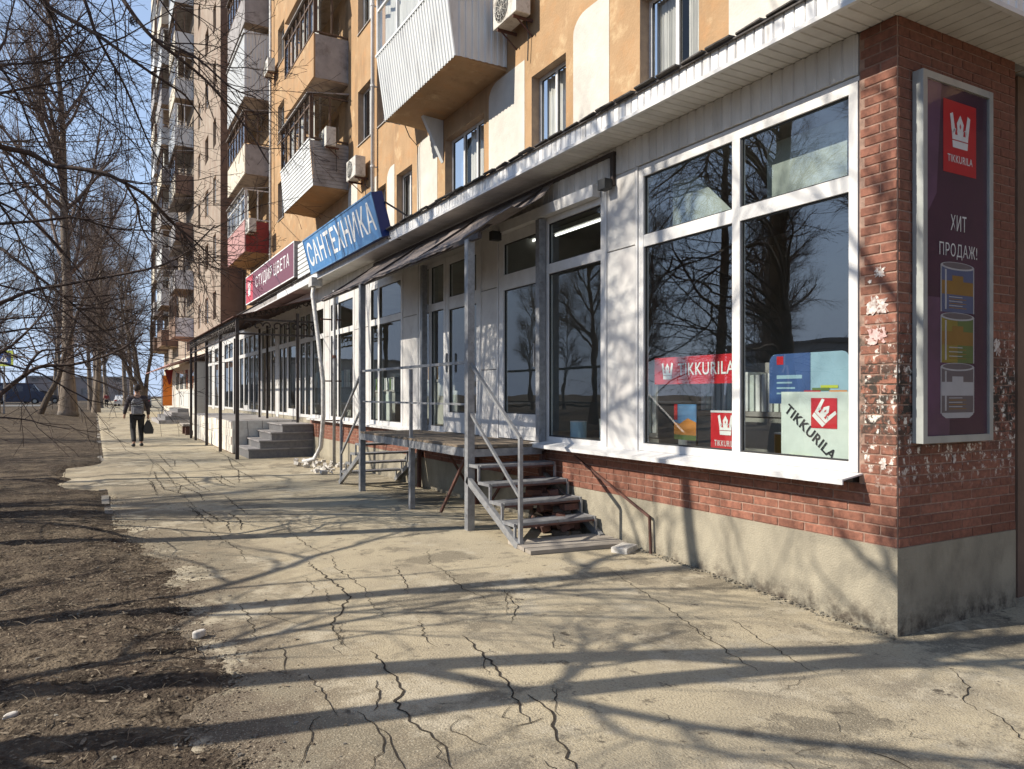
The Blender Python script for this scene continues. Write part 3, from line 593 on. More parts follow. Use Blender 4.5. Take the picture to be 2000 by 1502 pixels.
art(PM, [(.2, .15), (.25, .125), (.55, .125), (.6, .15), (.6, .165), (.2, .165)], M['canrim'], lb, 'can_print', .003)
gl = MB(); gl.quad((fx0 + .05, yf + .006, fz0 + .05), (fx1 - .05, yf + .006, fz0 + .05), (fx1 - .05, yf + .006, fz1 - .05), (fx0 + .05, yf + .006, fz1 - .05)); gl.build('pane', M['glass3'], lb)

# prints standing behind the big window
def win_m(y, z, x=XF + .16, tilt=0.): return frame_m((x, y, z), (0, -math.cos(tilt), -math.sin(tilt)), (0, -math.sin(tilt) * -1 * -1, math.cos(tilt)) if tilt else (0, 0, 1))
A = onX(1275, 752, XF + .10); B = onX(1424, 700, XF + .10)
bn = empty('red_banner', (XF + .1, 5.4, 1.7), 'red banner with white crown and lettering hung inside the left half of the big window', 'banner')
Mw = frame_m((XF + .1, 5.95, 1.70), (0, -1, 0), (0, 0, 1)); MB().box(XF + .1, XF + .106, 4.80, 5.95, 1.70, 1.97).build('cloth', M['red'], bn)
crown(Mw, .20, .135, .17, M['white'], M['red'], bn, .005); text('TIKKURILA', Mw @ Matrix.Translation((.36, .085, 0)), .74, .12, M['white'], bn, bold=.012, d=.005)
rp = empty('red_poster', (XF + .12, 4.95, 1.05), 'small square red poster with white crown leaning in the lower corner of the window', 'poster')
Mw = frame_m((XF + .12, 5.17, 1.06), (0, -1, 0), (0, 0, 1)); MB().box(XF + .12, XF + .126, 4.80, 5.17, 1.06, 1.45).build('sheet', M['red'], rp)
crown(Mw, .19, .26, .19, M['white'], M['red'], rp, .005); text('TIKKURILA', Mw @ Matrix.Translation((.05, .06, 0)), .27, .055, M['white'], rp, d=.005); art(Mw, rect(0, .37, .37, .02), M['white'], rp, 'edge', .003)
bp_ = empty('landscape_poster', (XF + .25, 5.6, 1.12), 'small poster with blue sky and orange roof print behind the window', 'poster')
Mw = frame_m((XF + .25, 5.82, 1.14), (0, -1, 0), (0, 0, 1)); MB().box(XF + .25, XF + .256, 5.5, 5.82, 1.14, 1.50).build('sheet', M['skyprint'], bp_); art(Mw, [(0, .05), (.32, .05), (.32, .18), (.2, .22), (.08, .16), (0, .18)], M['orangeprint'], bp_, 'print', .003); art(Mw, rect(0, 0, .32, .05), M['cangreen'], bp_, 'print', .003); art(Mw, rect(0, .2, .05, .16), M['red'], bp_, 'print', .004)
bb = empty('display_board', (XF + .14, 4.0, 1.6), 'pale board with navy half and rounded corner behind the right half of the big window', 'board')
def rr(x, y, w, h, r): return [(x, y), (x + w, y)] + [(x + w - r + r * math.cos(a), y + h - r + r * math.sin(a)) for a in ar(0, 1.6, .39)] + [(x + r + r * math.cos(a), y + h - r + r * math.sin(a)) for a in ar(1.57, 3.2, .39)]
Mw = frame_m((XF + .14, 4.49, 1.52), (0, -1, 0), (0, 0, 1)); MB().prism([Mw @ Vector((a, b, 0)) for a, b in rr(0, 0, .78, .42, .07)], (.006, 0, 0)).build('board', M['ltblue'], bb)
art(Mw, [(0, 0), (.42, 0), (.42, .42), (.07, .42), (.02, .40), (0, .35)], M['navy'], bb, 'print', .003); art(Mw, rect(.08, .33, .07, .07), M['red'], bb, 'print', .004)
text('Valtti', Mw @ Matrix.Translation((.08, .2, 0)), .16, .05, M['ltblue'], bb, d=.005) if False else None
for q in range(3): art(Mw, rect(.08, .08 + q * .045, .22 - .03 * q, .014), M['ltblue'], bb, 'print_line', .004)
art(Mw, rect(.08, .21, .26, .03), M['ltblue'], bb, 'print_line', .004)
for q, c in enumerate(['red', 'cangreen', 'lime', 'orangeprint']): art(Mw, rect(.36 + .1 * q * .8, .09 + .02 * (q % 3), .16, .022), M[c], bb, 'print_line', .005)
wb = empty('white_board', (XF + .1, 3.95, 1.05), 'pale green white board with slanted black lettering and red square in the big window', 'board')
Mw = frame_m((XF + .1, 4.33, 1.06), (0, -1, 0), (0, 0, 1)); MB().box(XF + .1, XF + .108, 3.62, 4.33, 1.06, 1.62).build('board', M['offwhite'], wb)
Rt = Matrix.Rotation(-R(42), 4, 'Z')
text('TIKKURILA', Mw @ Matrix.Translation((.03, .40, 0)) @ Matrix.Rotation(-R(40), 4, 'Z'), .60, .085, M['black'], wb, bold=.02, d=.005)
Mq = Mw @ Matrix.Translation((.42, .39, 0)); art(Mq, rect(-.12, -.12, .24, .24), M['red'], wb, 'logo_square', .004); crown(Mq @ Matrix.Rotation(-R(42), 4, 'Z'), 0, 0, .18, M['white'], M['red'], wb, .006)
lm = MB().box(XF + .085, XF + .125, 4.02, 4.25, 1.045, 1.10); lm.build('box', M['lime'], None, loc=(XF + .1, 4.13, 1.05), label='small lime yellow box at the foot of the white board', category='box').name = 'sample_box'
# shelves of white colour cards and cans inside
def shelf(y0, y1, x, z0, z1, lbl, n, cm):
    t = empty('display_rack', (x, (y0 + y1) / 2, z0), lbl, 'rack'); MB().box(x, x + .4, y0, y1, z0 - .05, z0).box(x + .36, x + .4, y0, y1, z0, z1 + .1).box(x, x + .36, y0, y0 + .03, z0, z1).box(x, x + .36, y1 - .03, y1, z0, z1).build('shelf', M['grey_panel'], t)
    st_ = (y1 - y0 - .08) / n
    for k in range(n): MB().box(x + .02, x + .3, y0 + .04 + st_ * k + st_ * .12, y0 + .04 + st_ * (k + 1) - st_ * .2, z0 + .003, z1 - random.uniform(0, .05)).build('card', M[cm[k % len(cm)]], t)
    MB().box(x + .02, x + .38, y0 + .01, y1 - .01, 1., z0 - .06).build('cabinet', M['interior'], t)
shelf(4.95, 6.3, XF + 1.0, 1.42, 1.84, 'rack of upright white colour cards under the red banner', 16, ['white', 'white', 'offwhite', 'white'])
shelf(6.6, 7.5, XF + .7, 1.15, 1.75, 'rack of tall white cards in the narrow window left of the big one', 8, ['white', 'offwhite'])
shelf(3.8, 4.8, XF + 2.2, 1.35, 1.6, 'low dark rack behind the white board', 8, ['cangrey', 'canrim', 'canblue'])
shelf(13.0, 14.4, XF + 1.1, 1.9, 2.2, 'rack of small goods inside behind the window left of the white panel', 12, ['canrim', 'canblue', 'white', 'canorange'])
shelf(16.0, 17.5, XF + 1.0, 1.7, 2.0, 'rack of small goods inside near the leaning downpipe', 12, ['white', 'canrim', 'cangreen', 'offwhite'])
shelf(10.9, 12.0, XF + 1.6, 1.9, 2.3, 'rack of pale boxes inside behind the second door', 9, ['offwhite', 'white', 'canrim'])
shelf(20.0, 24.0, XF + 1.2, 1.8, 2.3, 'long rack of pale boxes inside behind the canopy windows', 18, ['offwhite', 'white', 'canrim', 'ltblue'])
for (y0, lbl) in [(11.15, 'pale display panel behind the glass beside the second door'), (13.2, 'pale display panel behind the window left of the plain white panel'), (16.0, 'pale display panel behind the window near the leaning pipe'), (14.35, 'narrow pale display panel behind the window post')]:
    t = empty('display_stand', (XF + .3, y0 + .2, 1.0), lbl, 'display stand'); MB().box(XF + .3, XF + .34, y0, y0 + .42, 1.02, 1.66).build('board', M['interior_white'], t); MB().box(XF + .292, XF + .299, y0 + .05, y0 + .37, 1.45, 1.6).build('header_card', M['offwhite'], t)
def can(x, y, z, r, h, m, lbl):
    t = empty('paint_can', (x, y, z), lbl, 'paint can', 'paint cans behind the windows'); MB().tube([(x, y, z + .002), (x, y, z + h)], r, 20).build('tin', M[m], t, smooth=False); MB().tube([(x, y, z + h + .001), (x, y, z + h + .012)], r * 1.04, 20).build('lid', M['canrim'], t)
can(XF + .3, 7.0, 1.0, .11, .30, 'interior_white', 'white paint bucket standing in front of the tall white cards')
can(XF + .25, 7.55, 1.0, .10, .26, 'ltblue', 'pale blue paint can behind the glass beside the steel post')
can(XF + .45, 5.85, 1.02, .09, .2, 'canrim', 'grey paint can in the lower left corner of the big window')
can(XF + .5, 4.62, 1.02, .1, .22, 'canorange', 'orange paint can right of the window mullion'); can(XF + .55, 4.4, 1.02, .1, .22, 'maroon', 'dark red paint can left of the white board')
# pale sheets added for the pale shapes in the upper panes
t = empty('pane_infill', (XF + .3, 4.2, 3.25), 'pale blind added behind the upper right pane of the big window for its pale shape', 'infill'); MB().box(XF + .3, XF + .31, 3.85, 4.66, 3.28, 3.82).build('cloth', M['infill'], t)
t = empty('pane_infill', (XF + .3, 5.4, 3.25), 'pale blind added behind the upper left pane of the big window for its pale shape', 'infill'); MB().prism([(XF + .3, 5.9, 3.26), (XF + .3, 5.0, 3.26), (XF + .3, 5.55, 3.78), (XF + .3, 5.9, 3.8)], (.01, 0, 0)).build('cloth', M['infill'], t)
# paper remnants on the pillar
def torn(name, face, a, z, w, h, m, lbl, seed):
    r_ = random.Random(seed); pts = []
    for k in range(64):
        t = k / 64 * 6.283; rr_ = r_.uniform(.6, 1.15); ca, sa = math.cos(t), math.sin(t); e = 1 / max(abs(ca), abs(sa))
        rr_ = .95 - .9 * abs(noise.noise(Vector((ca * 1.7, sa * 1.7, seed * 3.3)))) - r_.uniform(0, .07)
        pts.append((a + ca * w / 2 * rr_ * min(e, 1.25), z + sa * h / 2 * rr_ * min(e, 1.25)))
    P = [(XF - .006, p, q) if face == 'y' else (p, 3.23 - .006, q) for p, q in pts]
    MB().prism(P, (.0015, 0, 0) if face == 'y' else (0, .0015, 0)).build(name, M[m], None, loc=(XF, a, z) if face == 'y' else (a, 3.23, z), label=lbl, category='paper')
torn('paper_scrap', 'y', 3.36, 2.48, .10, .09, 'paper', 'uppermost white paper scrap on the sunlit pillar face', 1)
torn('paper_scrap', 'y', 3.38, 2.24, .19, .17, 'paper', 'largest torn white notice on the sunlit pillar face', 2)
torn('paper_scrap', 'y', 3.38, 2.02, .18, .14, 'pinkpaper', 'faded pink torn notice below the white one on the pillar', 3)
torn('paper_scrap', 'y', 3.44, 2.42, .04, .03, 'paper', 'tiny white paper scrap beside the uppermost one on the pillar', 4)
torn('paper_scrap', 'x', 6.2, 1.97, .12, .17, 'paper', 'torn white scrap on the shaded brick right of the tall poster', 5)
torn('paper_scrap', 'x', 5.62, 1.12, .05, .09, 'paper', 'small white scrap on the shaded brick under the tall poster', 6)
torn('paper_scrap', 'y', 3.33, 1.10, .05, .10, 'paper', 'small white scrap low on the sunlit pillar face', 8)

# ------------------------------------------------------------------ entrance platform, stairs, railing, awning
plat = empty('entrance_platform', (4.3, 9.8, 0), 'grey steel entrance platform with stairs at both ends before the shop doors', 'platform')
PX, PB = 3.85, 4.86; Y0, Y1, YM = 7.87, 11.9, 9.7
for (x, y, h) in [(PX, Y0, 3.42), (PX, Y1, 3.42)]: MB().box(x - .045, x + .045, y - .045, y + .045, 0, h).build('post', M['steel'], plat)
for y in (Y0 + .05, Y1 - .2): MB().box(PB - .045, PB + .045, y - .045, y + .045, .99, 3.78).build('post', M['steel'], plat)
MB().box(PX - .035, PX + .035, YM - .035, YM + .035, 0, 1.0).build('post', M['steel'], plat); MB().box(PX - .02, PX + .02, YM + .01, YM + .05, 1.0, 1.95).build('post', M['steel'], plat)
for y in (Y0, YM, Y1): MB().box(PB - .03, PB + .03, y - .03, y + .03, 0, .9).build('post', M['rust'], plat)
MB().box(PX - .05, PX + .0, Y0 + .046, YM - .036, .86, .96).box(PX - .05, PX + .0, YM + .036, Y1 - .046, .86, .96).box(PX, PB, Y0 - .03, Y0 + .03, .86, .95).box(PX, PB, Y1 - .03, Y1 + .03, .86, .95).box(PX, PB, YM - .03, YM + .03, .86, .95).box(PB - .02, PB + .03, Y0, Y1, .86, .95).build('frame', M['steel'], plat)
x = PX - .04
while x < PB: MB().box(x, x + .13, Y0 - .02, Y1 + .02, .962, .99).build('deck_board', M['deck'], plat); x += .138
for a, b in [((PX, Y0 + .1, .85), (PX, YM - 1, .1)), ((PB, 8.4, .85), (PB, 9.3, .05)), ((PX+.5, YM, .85), (PB, YM, .05))]: MB().bar(a, b, .03, .03).build('brace', M['rust'], plat)
def rail(p, q, w=.035): MB().bar(p, q, w, w).build('handrail', M['steel'], plat)
rail((PX, Y0, 1.98), (PX, Y1, 1.98)); rail((PX, Y0, 1.48), (PX, Y1, 1.48), .025)
def flight(y0, sgn, last):
    run, n = .28, 4
    for k in range(n):
        h = .78 - .18 * k; ya = y0 + sgn * run * k; yb = ya + sgn * run
        MB().box(PX + .02, PB, min(ya, yb) + .02, max(ya, yb), h - .03, h).build('tread', M['steel'], plat)
        MB().box(PX + .02, PB, min(yb, yb - sgn * .02), max(yb, yb - sgn * .02), h - .05, h - .031).build('tread_edge', M['rust'], plat)
        for xx in (PX - .02, PB):
            MB().box(xx - .012, xx + .012, min(ya, yb), max(ya, yb), h - .032, h + .004).box(xx - .012, xx + .012, yb - .014, yb + .014, h - .18, h - .032).build('stringer_step', M['steel'], plat)
    ye = y0 + sgn * 1.2
    for xx in (PX - .02, PB + .02): MB().bar((xx, y0, .60), (xx, ye, .02), .05, .08).build('stringer', M['steel'], plat)
    for xx in (PX, PB + .02):
        if xx > 4:
            if sgn < 0: MB().bar((4.88, 7.2, .88), (4.88, 5.85, .36), .022, .022).bar((4.88, 5.85, .36), (4.88, 5.83, -.03), .022, .022).build('handrail', M['rust'], plat)
            continue
        MB().box(xx - .02, xx + .02, ye - .02, ye + .02, 0, 1.14).build('post', M['steel'], plat)
        rail((xx, y0, 1.98), (xx, ye, 1.14)); 
        if xx < 4: rail((xx, y0, 1.40), (xx, ye, .52), .03)
flight(Y0, -1, 0); flight(Y1, 1, 0)
# stacked bricks and boards hanging under the near flight
bx = empty('rubble_pile', (4.75, 6.9, 0), 'dark broken bricks heaped under the near steel stair beside the wall', 'rubble')
for k in range(60):
    yy = random.uniform(6.9, 7.85); zt = max(.05, (yy - 6.45) * .5); zz = random.uniform(.04, zt); Q = Matrix.Translation((random.uniform(4.5, 4.84), yy, zz)) @ Matrix.Rotation(random.uniform(0, 3), 4, 'Z') @ Matrix.Rotation(random.uniform(-.5, .5), 4, 'X')
    MB().obox(Q, .1, .05, .035).build('brick', M['rust'] if k % 4 else M['bark'], bx)
pal = empty('board_step', (4.4, 6.35, 0), 'old grey boards laid on the pavement at the foot of the steel stair', 'boards')
for k in range(4):
    Q = Matrix.Translation((4.33 + .02 * k, 6.32 + .155 * k, .025)) @ Matrix.Rotation(-.12 + random.uniform(-.03, .03), 4, 'Z'); MB().obox(Q, .56, .07, .02).build('board', M['oldwood'], pal)
pal2 = empty('concrete_piece', (4.95, 6.15, 0), 'broken pale slab lying against the wall beside the grey boards', 'slab'); Q = Matrix.Translation((4.72, 6.05, .02)) @ Matrix.Rotation(.5, 4, 'Z'); MB().obox(Q, .14, .09, .035).build('slab', M['rubble'], pal2, bevel=.01)
# awning
aw = empty('awning', (4.4, 10, 3.4), 'faded grey brown mesh awning sagging over the steel platform', 'awning')
MB().bar((PX, 7.6, 3.42), (PX, 14.3, 3.42), .05, .06).build('front_beam', M['iron'], aw)
MB().box(4.89, 4.925, 6.46, 14.4, 4.19, 4.23).build('wall_rail', M['iron'], aw)
MB().box(4.88, 4.92, 6.46, 6.51, 3.86, 4.19).build('bracket', M['iron'], aw); MB().box(4.78, 4.88, 6.47, 6.6, 3.82, 3.93).build('roller_end', M['dark'], aw)
MB().box(4.7, 4.84, 8.9, 9.0, 3.7, 3.82).build('floodlight', M['dark'], aw)
for y in (7.87, 9.7, 11.9, 14.2): MB().bar((PX, y, 3.44), (4.9, y, 4.18), .03, .03).build('rafter', M['iron'], aw)
nu, nv = 130, 14; aco = []
for i in range(nu):
    t = i / (nu - 1); y = 7.35 + (14.35 - 7.35) * t
    for j in range(nv):
        s = j / (nv - 1); sag = -.10 * math.sin(math.pi * s) * (.6 + .5 * math.sin(y * 3.4) ** 2)
        curl = max(0, 1 - t * 7); x = 3.80 + 1.08 * s + curl * .28 * (1 - s); z = 3.46 + .73 * s + sag + .025 * noise.noise(Vector((y * 2.2, s * 3, 0))) + .008 * noise.noise(Vector((y * 12, s * 9, 0))) + curl * .30 * (1 - s) ** 2
        if j == 0: z -= .055 + .02 * noise.noise(Vector((y * 4, 0, 7)))
        aco.append((x, y + .1 * (1 - s) * 0 + curl * .3 * s, z))
i = (np.arange(nu - 1)[:, None] * nv + np.arange(nv - 1)[None]).reshape(-1); q = np.stack([i, i + 1, i + nv + 1, i + nv], -1)
sh = np_mesh('sheet', np.array(aco) - np.array(origin(aw)), q, M['awning'], smooth=True, parent=aw); md = sh.modifiers.new('thick', 'SOLIDIFY'); md.thickness = .006

# ------------------------------------------------------------------ signs
sg = empty('blue_sign', (4.2, 14.8, 4.3), 'long blue sign box leaning out over the roof edge with white capitals', 'sign')
bl = Vector((4.36, 17.2, 4.36)); br = Vector((4.36, 12.36, 4.34)); tl = Vector((4.16, 17.2, 5.12)); tr = Vector((4.16, 12.36, 5.09))
nrm = (br - bl).cross(tl - bl).normalized(); back = -nrm * .20
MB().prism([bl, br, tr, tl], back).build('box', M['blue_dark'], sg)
up = (tl - bl).normalized(); Mb = frame_m(bl + nrm * .003, (br - bl), up); W, Hh = (br - bl).length, (tl - bl).length
art(Mb, rect(.02, .02, W - .04, Hh - .04), M['blue'], sg, 'face', .001); text('САНТЕХНИКА', Mb @ Matrix.Translation((.16, .15, 0)), W - .3, Hh - .26, M['white'], sg, bold=.014)
fr = MB(); [fr.prism([Mb @ Vector((a, b, 0)) for a, b in rect(*q)], nrm * .012) for q in ((0, 0, W, .025), (0, Hh - .025, W, .025), (0, .025, .025, Hh - .05), (W - .025, .025, .025, Hh - .05))]; fr.build('rim', M['skyprint'], sg)
for (a, b) in [((4.4, 12.35, 4.95), (4.9, 12.0, 4.56)), ((4.45, 12.36, 4.32), (4.6, 12.1, 4.28)), ((4.5, 16.8, 4.9), (5.3, 16.8, 4.75)), ((4.5, 14.8, 4.9), (5.3, 14.8, 4.75))]: MB().bar(a, b, .03, .03).build('strut', M['iron'], sg)
sg = empty('maroon_sign', (4.4, 22.5, 4.5), 'maroon sign board with a red end and thin white lettering above the iron canopy', 'sign')
bl = Vector((4.4, 25.9, 4.56)); br = Vector((4.4, 19.05, 4.56)); tl = Vector((4.36, 25.9, 5.50)); nrm = Vector((-1, 0, 0))
MB().box(4.4, 4.62, 19.05, 25.9, 4.56, 5.48).build('box', M['grey_panel'], sg); Mb = frame_m((4.398, 25.9, 4.56), (0, -1, 0), (0, 0, 1))
art(Mb, rect(1.2, .0, 5.65, .92), M['redsign'], sg, 'face', .002); art(Mb, rect(0, 0, 1.2, .92), M['redsign2'], sg, 'face', .002); crown(Mb, .6, .5, .5, M['white'], M['redsign2'], sg, .006)
text('СТУДИЯ ЦВЕТА', Mb @ Matrix.Translation((1.7, .30, 0)), 4.6, .42, M['white'], sg, d=.006); fr = MB(); [fr.prism([Mb @ Vector((a, b, 0)) for a, b in rect(*q)], (-.012, 0, 0)) for q in ((0, 0, 6.85, .03), (0, .89, 6.85, .03), (0, .03, .03, .86), (6.82, .03, .03, .86))]; fr.build('rim', M['white'], sg)
for y in (19.6, 22.4, 25.4): MB().bar((4.6, y, 5.2), (5.6, y, 4.8), .03, .03).build('strut', M['iron'], sg)
for i, (y, z) in enumerate([(18.6, 5.0)]):
    t = empty('vent_grille', (4.7, 18.0, 4.5), 'pale ribbed panel between the maroon sign and the blue sign', 'panel'); 
    for k in range(8): MB().box(4.45, 4.5, 17.5, 18.9, 4.5 + k * .11, 4.58 + k * .11).build('slat', M['sheet'], t)

# ------------------------------------------------------------------ iron canopy and podium with stairs
cn = empty('iron_canopy', (3.9, 24, 0), 'dark iron canopy on thin posts with scrollwork along its edge', 'canopy')
CXF, CH0 = 3.05, 3.45
for y in (19.2, 22.0, 24.9, 27.8, 29.2): MB().box(CXF - .04, CXF + .04, y - .04, y + .04, 0, CH0).build('post', M['iron'], cn)
for (y, xx) in ((19.1, 4.49), (22.9, 4.49), (24.1, 4.49), (28.8, 4.49)): MB().box(xx - .03, xx + .03, y - .03, y + .03, .88, CH0 + .2).build('post', M['iron'], cn)
for z in (CH0, CH0 - .36): MB().bar((CXF, 19.1, z), (CXF, 29.4, z), .04, .045).build('beam', M['iron'], cn); MB().bar((CXF, 19.16, z), (4.9, 19.16, z), .04, .045).build('beam', M['iron'], cn)
rfm = MB().prism([(CXF - .12, 19.0, CH0 + .05), (4.95, 19.0, CH0 + .62), (4.95, 19.0, CH0 + .60), (CXF - .12, 19.0, CH0 + .03)], (0, 10.5, 0)); rfm.build('roof', M['rust'], cn)
scr = MB()
def scroll(c, ax, s):
    pts = []; 
    for k in range(15):
        t = k / 14 * 5.2; rr_ = s * (1 - k / 20); pts.append(c + ax * (math.cos(t) * rr_) + Vector((0, 0, 1)) * (math.sin(t) * rr_))
    scr.tube(pts, .018, 4, cap=False)
for k in range(42): scroll(Vector((CXF - .02, 19.35 + k * .24, CH0 - .16)), Vector((0, 1 if k % 2 else -1, 0)), .115)
for k in range(8): scroll(Vector((CXF + .25 + k * .23, 19.14, CH0 - .16)), Vector((1 if k % 2 else -1, 0, 0)), .115)
for k in range(14): scroll(Vector((CXF + .1 + k * .13, 19.14, CH0 + .02 + k * .035)), Vector((1 if k % 2 else -1, 0, 0)), .09)
for k in range(44): scr.bar((CXF, 19.2 + k * .235, CH0 - .32), (CXF, 19.2 + k * .235 + .1, CH0), .012, .012)
for k in range(16): scr.bar((CXF - .05, 19.3 + k * .63, CH0 + .05), (4.9, 19.3 + k * .63, CH0 + .58), .03, .03)
scr.build('scrollwork', M['iron'], cn, kind='stuff')
pod = empty('entrance_podium', (4, 25, 0), 'raised entrance podium faced with big white blocks under the iron canopy', 'podium')
MB().box(3.23, 4.92, 21.05, 30.2, -.2, .84).build('core', M['mortar'], pod); MB().box(3.2, 4.92, 21.02, 30.2, .841, .88).build('slab', M['grey_panel'], pod)
bm_ = boxmesh('block', -.19, .19, -.02, .02, -.105, .105, M['white_block'])
for r_ in range(4):
    for k in range(23): shared(pod, 'block', bm_, (3.22 + random.uniform(-.004, .004), 21.24 + k * .395 + (r_ % 2) * .2 - .1, .03 + .105 + r_ * .213), (0, 0, math.pi / 2))
    for k in range(5):
        if 3.4 + k * .395 + (r_ % 2) * .15 < 4.8: shared(pod, 'block', bm_, (3.42 + k * .395 - (r_ % 2) * .02, 21.03 + random.uniform(-.004, .004), .03 + .105 + r_ * .213))
sr = empty('entrance_stairs', (4.1, 20, 0), 'grey side stairs, shade painted into their dark ends, rising to the white block podium', 'stairs')
for k, (xa, h0, h1) in enumerate([(3.33, -.05, .24), (3.6, .24, .44), (3.88, .44, .64), (4.15, .64, .84)]):
    MB().box(xa, 4.92, 19.25 + k * .001, 21.0, h0 + .001, h1 - .035).build('step', M['dark_step'], sr); MB().box(xa - .03, 4.925, 19.22, 21.0, h1 - .034, h1).build('tread', M['grey_panel'], sr)
# leaning white pipe with rubble
dp = empty('white_downpipe', (4.2, 17.4, 0), 'old white downpipe hanging from the blue sign down to the rubble', 'pipe')
P = [(4.45, 17.3, 4.2), (4.40, 17.25, 3.9), (4.42, 16.9, 3.0), (4.44, 16.5, 1.9), (4.5, 16.7, 1.1), (4.5, 16.9, .4), (4.35, 16.95, .12), (4.1, 17.0, .06)]
MB().tube(P, .05, 12).build('pipe', M['pipe'], dp, smooth=True); MB().box(4.35, 4.6, 17.15, 17.45, 4.1, 4.3).build('hopper', M['pipe'], dp)
for z in (3.3, 1.9, 1.0): MB().bar((4.45, 16.75, z), (4.93, 16.75, z), .02, .03).build('bracket', M['rust'], dp)
for i, (x, y, lb_) in enumerate([(4.62, 16.25, 'grey steel pipe standing beside the old white downpipe')]): 
    t = empty('steel_pipe', (x, y, 0), lb_, 'pipe'); MB().tube([(x, y, 0), (x, y, 3.9)], .035, 10).build('pipe', M['steel'], t, smooth=True); MB().tube([(x, y, 2.4), (x, y, 2.46)], .05, 10).build('collar', M['rust'], t)
rbm = MB()
for k in range(70):
    p = Vector((random.uniform(3.9, 4.8), random.uniform(14.6, 17.6), random.uniform(.01, .07))); s = random.uniform(.02, .075); Q = Matrix.Translation(p) @ Matrix.Rotation(random.uniform(0, 3), 4, Vector((random.random(), random.random(), 1)).normalized()); rbm.obox(Q, s, s * .7, s * .5)
rbm.build('rubble', M['rubble'], kind='stuff')
# small debris line along the plinth foot
db = MB()
for k in range(420):
    y = random.uniform(3.2, 7.2); x = 4.925 - abs(random.gauss(0, .05)) - .01; s = random.uniform(.004, .014); db.obox(Matrix.Translation((x, y, gh(x, y) + s * .4)) @ Matrix.Rotation(random.uniform(0, 3), 4, 'Z'), s, s * .8, s * .5)
db.build('gravel', M['plinth'], kind='stuff')

# ------------------------------------------------------------------ apartment buildings
XU = 6.75; FH = 3.25
def wall_open(mb, x, y0, y1, z0, z1, ops):
    """street-facing wall sheet with window openings; reveals go to rv"""
    ys_ = sorted({y0, y1, *[o[0] for o in ops], *[o[1] for o in ops]}); zs_ = sorted({z0, z1, *[o[2] for o in ops], *[o[3] for o in ops]})
    for a, b in zip(ys_[:-1], ys_[1:]):
        for c, d in zip(zs_[:-1], zs_[1:]):
            my, mz = (a + b) / 2, (c + d) / 2
            if any(o[0] < my < o[1] and o[2] < mz < o[3] for o in ops): continue
            mb.quad((x, a, c), (x, a, d), (x, b, d), (x, b, c))
def reveal(f, x, e, a, b, c, d):
    rv = MB(); rv.v = [(x, a, c), (e, a, c), (e, a, d), (x, a, d), (x, b, c), (e, b, c), (e, b, d), (x, b, d)]; rv.f = [(0, 1, 2, 3), (4, 7, 6, 5), (3, 2, 6, 7), (0, 4, 5, 1)]
    rv.build('reveal', M['reveal'], f)
def uwindow(bld, x, a, b, c, d, n, cur, m='upvc', dep=.17, fw=.055):
    e = x + dep; mu = [a + (b - a) * k / n for k in range(1, n)]
    f = framed('window', a, b, c, d, muls=mu, fw=fw, glass='glass2', x=e, parent=bld, depth=.06, m=m); reveal(f, x, e, a, b, c, d)
    bk = MB(); bk.quad((e + .5, a - .3, c - .2), (e + .5, a - .3, d + .2), (e + .5, b + .3, d + .2), (e + .5, b + .3, c - .2)); bk.build('room_backing', M['room_backing'], f)  # flat dark sheet standing in for the unlit room
    if cur:
        cm = MB(); seg = 26; 
        for s0, s1 in cur:
            ya, yb = a + (b - a) * s0, a + (b - a) * s1
            for k in range(seg):
                t0, t1 = k / seg, (k + 1) / seg; w0, w1 = .02 * math.sin(k * 1.9), .02 * math.sin((k + 1) * 1.9)
                cm.quad((e + .14 + w0, ya + (yb - ya) * t0, c + .02), (e + .14 + w0, ya + (yb - ya) * t0, d), (e + .14 + w1, ya + (yb - ya) * t1, d), (e + .14 + w1, ya + (yb - ya) * t1, c + .02))
        cm.build('curtain', M['curtain' if random.random() < .65 else 'curtain2'], f)
    MB().prism([(e, a, c + .0), (x - .04, a, c - .03), (x - .04, a, c - .045), (e, a, c - .004)], (0, b - a, 0)).build('ledge', M['upvc' if m == 'upvc' else 'wood'], f)
    return f
ob = empty('ochre_apartment_building', (7, 20, 0), 'ochre rendered apartment block with white painted patches rising behind the shop roof', 'apartment building')
ops = []; wins = [(7.12, 8.30, 2), (10.2, 11.3, 2), (13.15, 15.03, 3), (16.98, 18.05, 2), (18.85, 19.5, 1), (20.05, 21.25, 2), (27.4, 28.6, 2), (31.0, 32.2, 2)]
for fl in range(5):
    for (a, b, n) in wins:
        z = 5.65 + fl * FH
        if n == 3 and fl > 0: continue
        ops.append((a, b, z, z + 1.57, n, fl))
wm = MB(); wall_open(wm, XU, 2.0, 39.9, 4.3, 21.5, [o[:4] for o in ops])
wm.quad((XU, 2, 4.3), (16, 2, 4.3), (16, 2, 21.5), (XU, 2, 21.5)); wm.quad((XU, 2, 21.5), (16, 2, 21.5), (16, 39.9, 21.5), (XU, 39.9, 21.5))
wm.build('wall', M['orange'], ob)
CU = [[(.02, .42), (.6, .98)], [(.05, .95)], [(.02, .3)], [(.5, .98)], []]
for o in ops:
    f = uwindow(ob, XU, *o[:4], o[4], random.choice(CU[:2] if o[5] == 0 else CU) if not (o[5] == 0 and o[4] == 3) else [(.02, .62)], m='upvc' if random.random() < .75 or o[5] == 0 else 'wood')
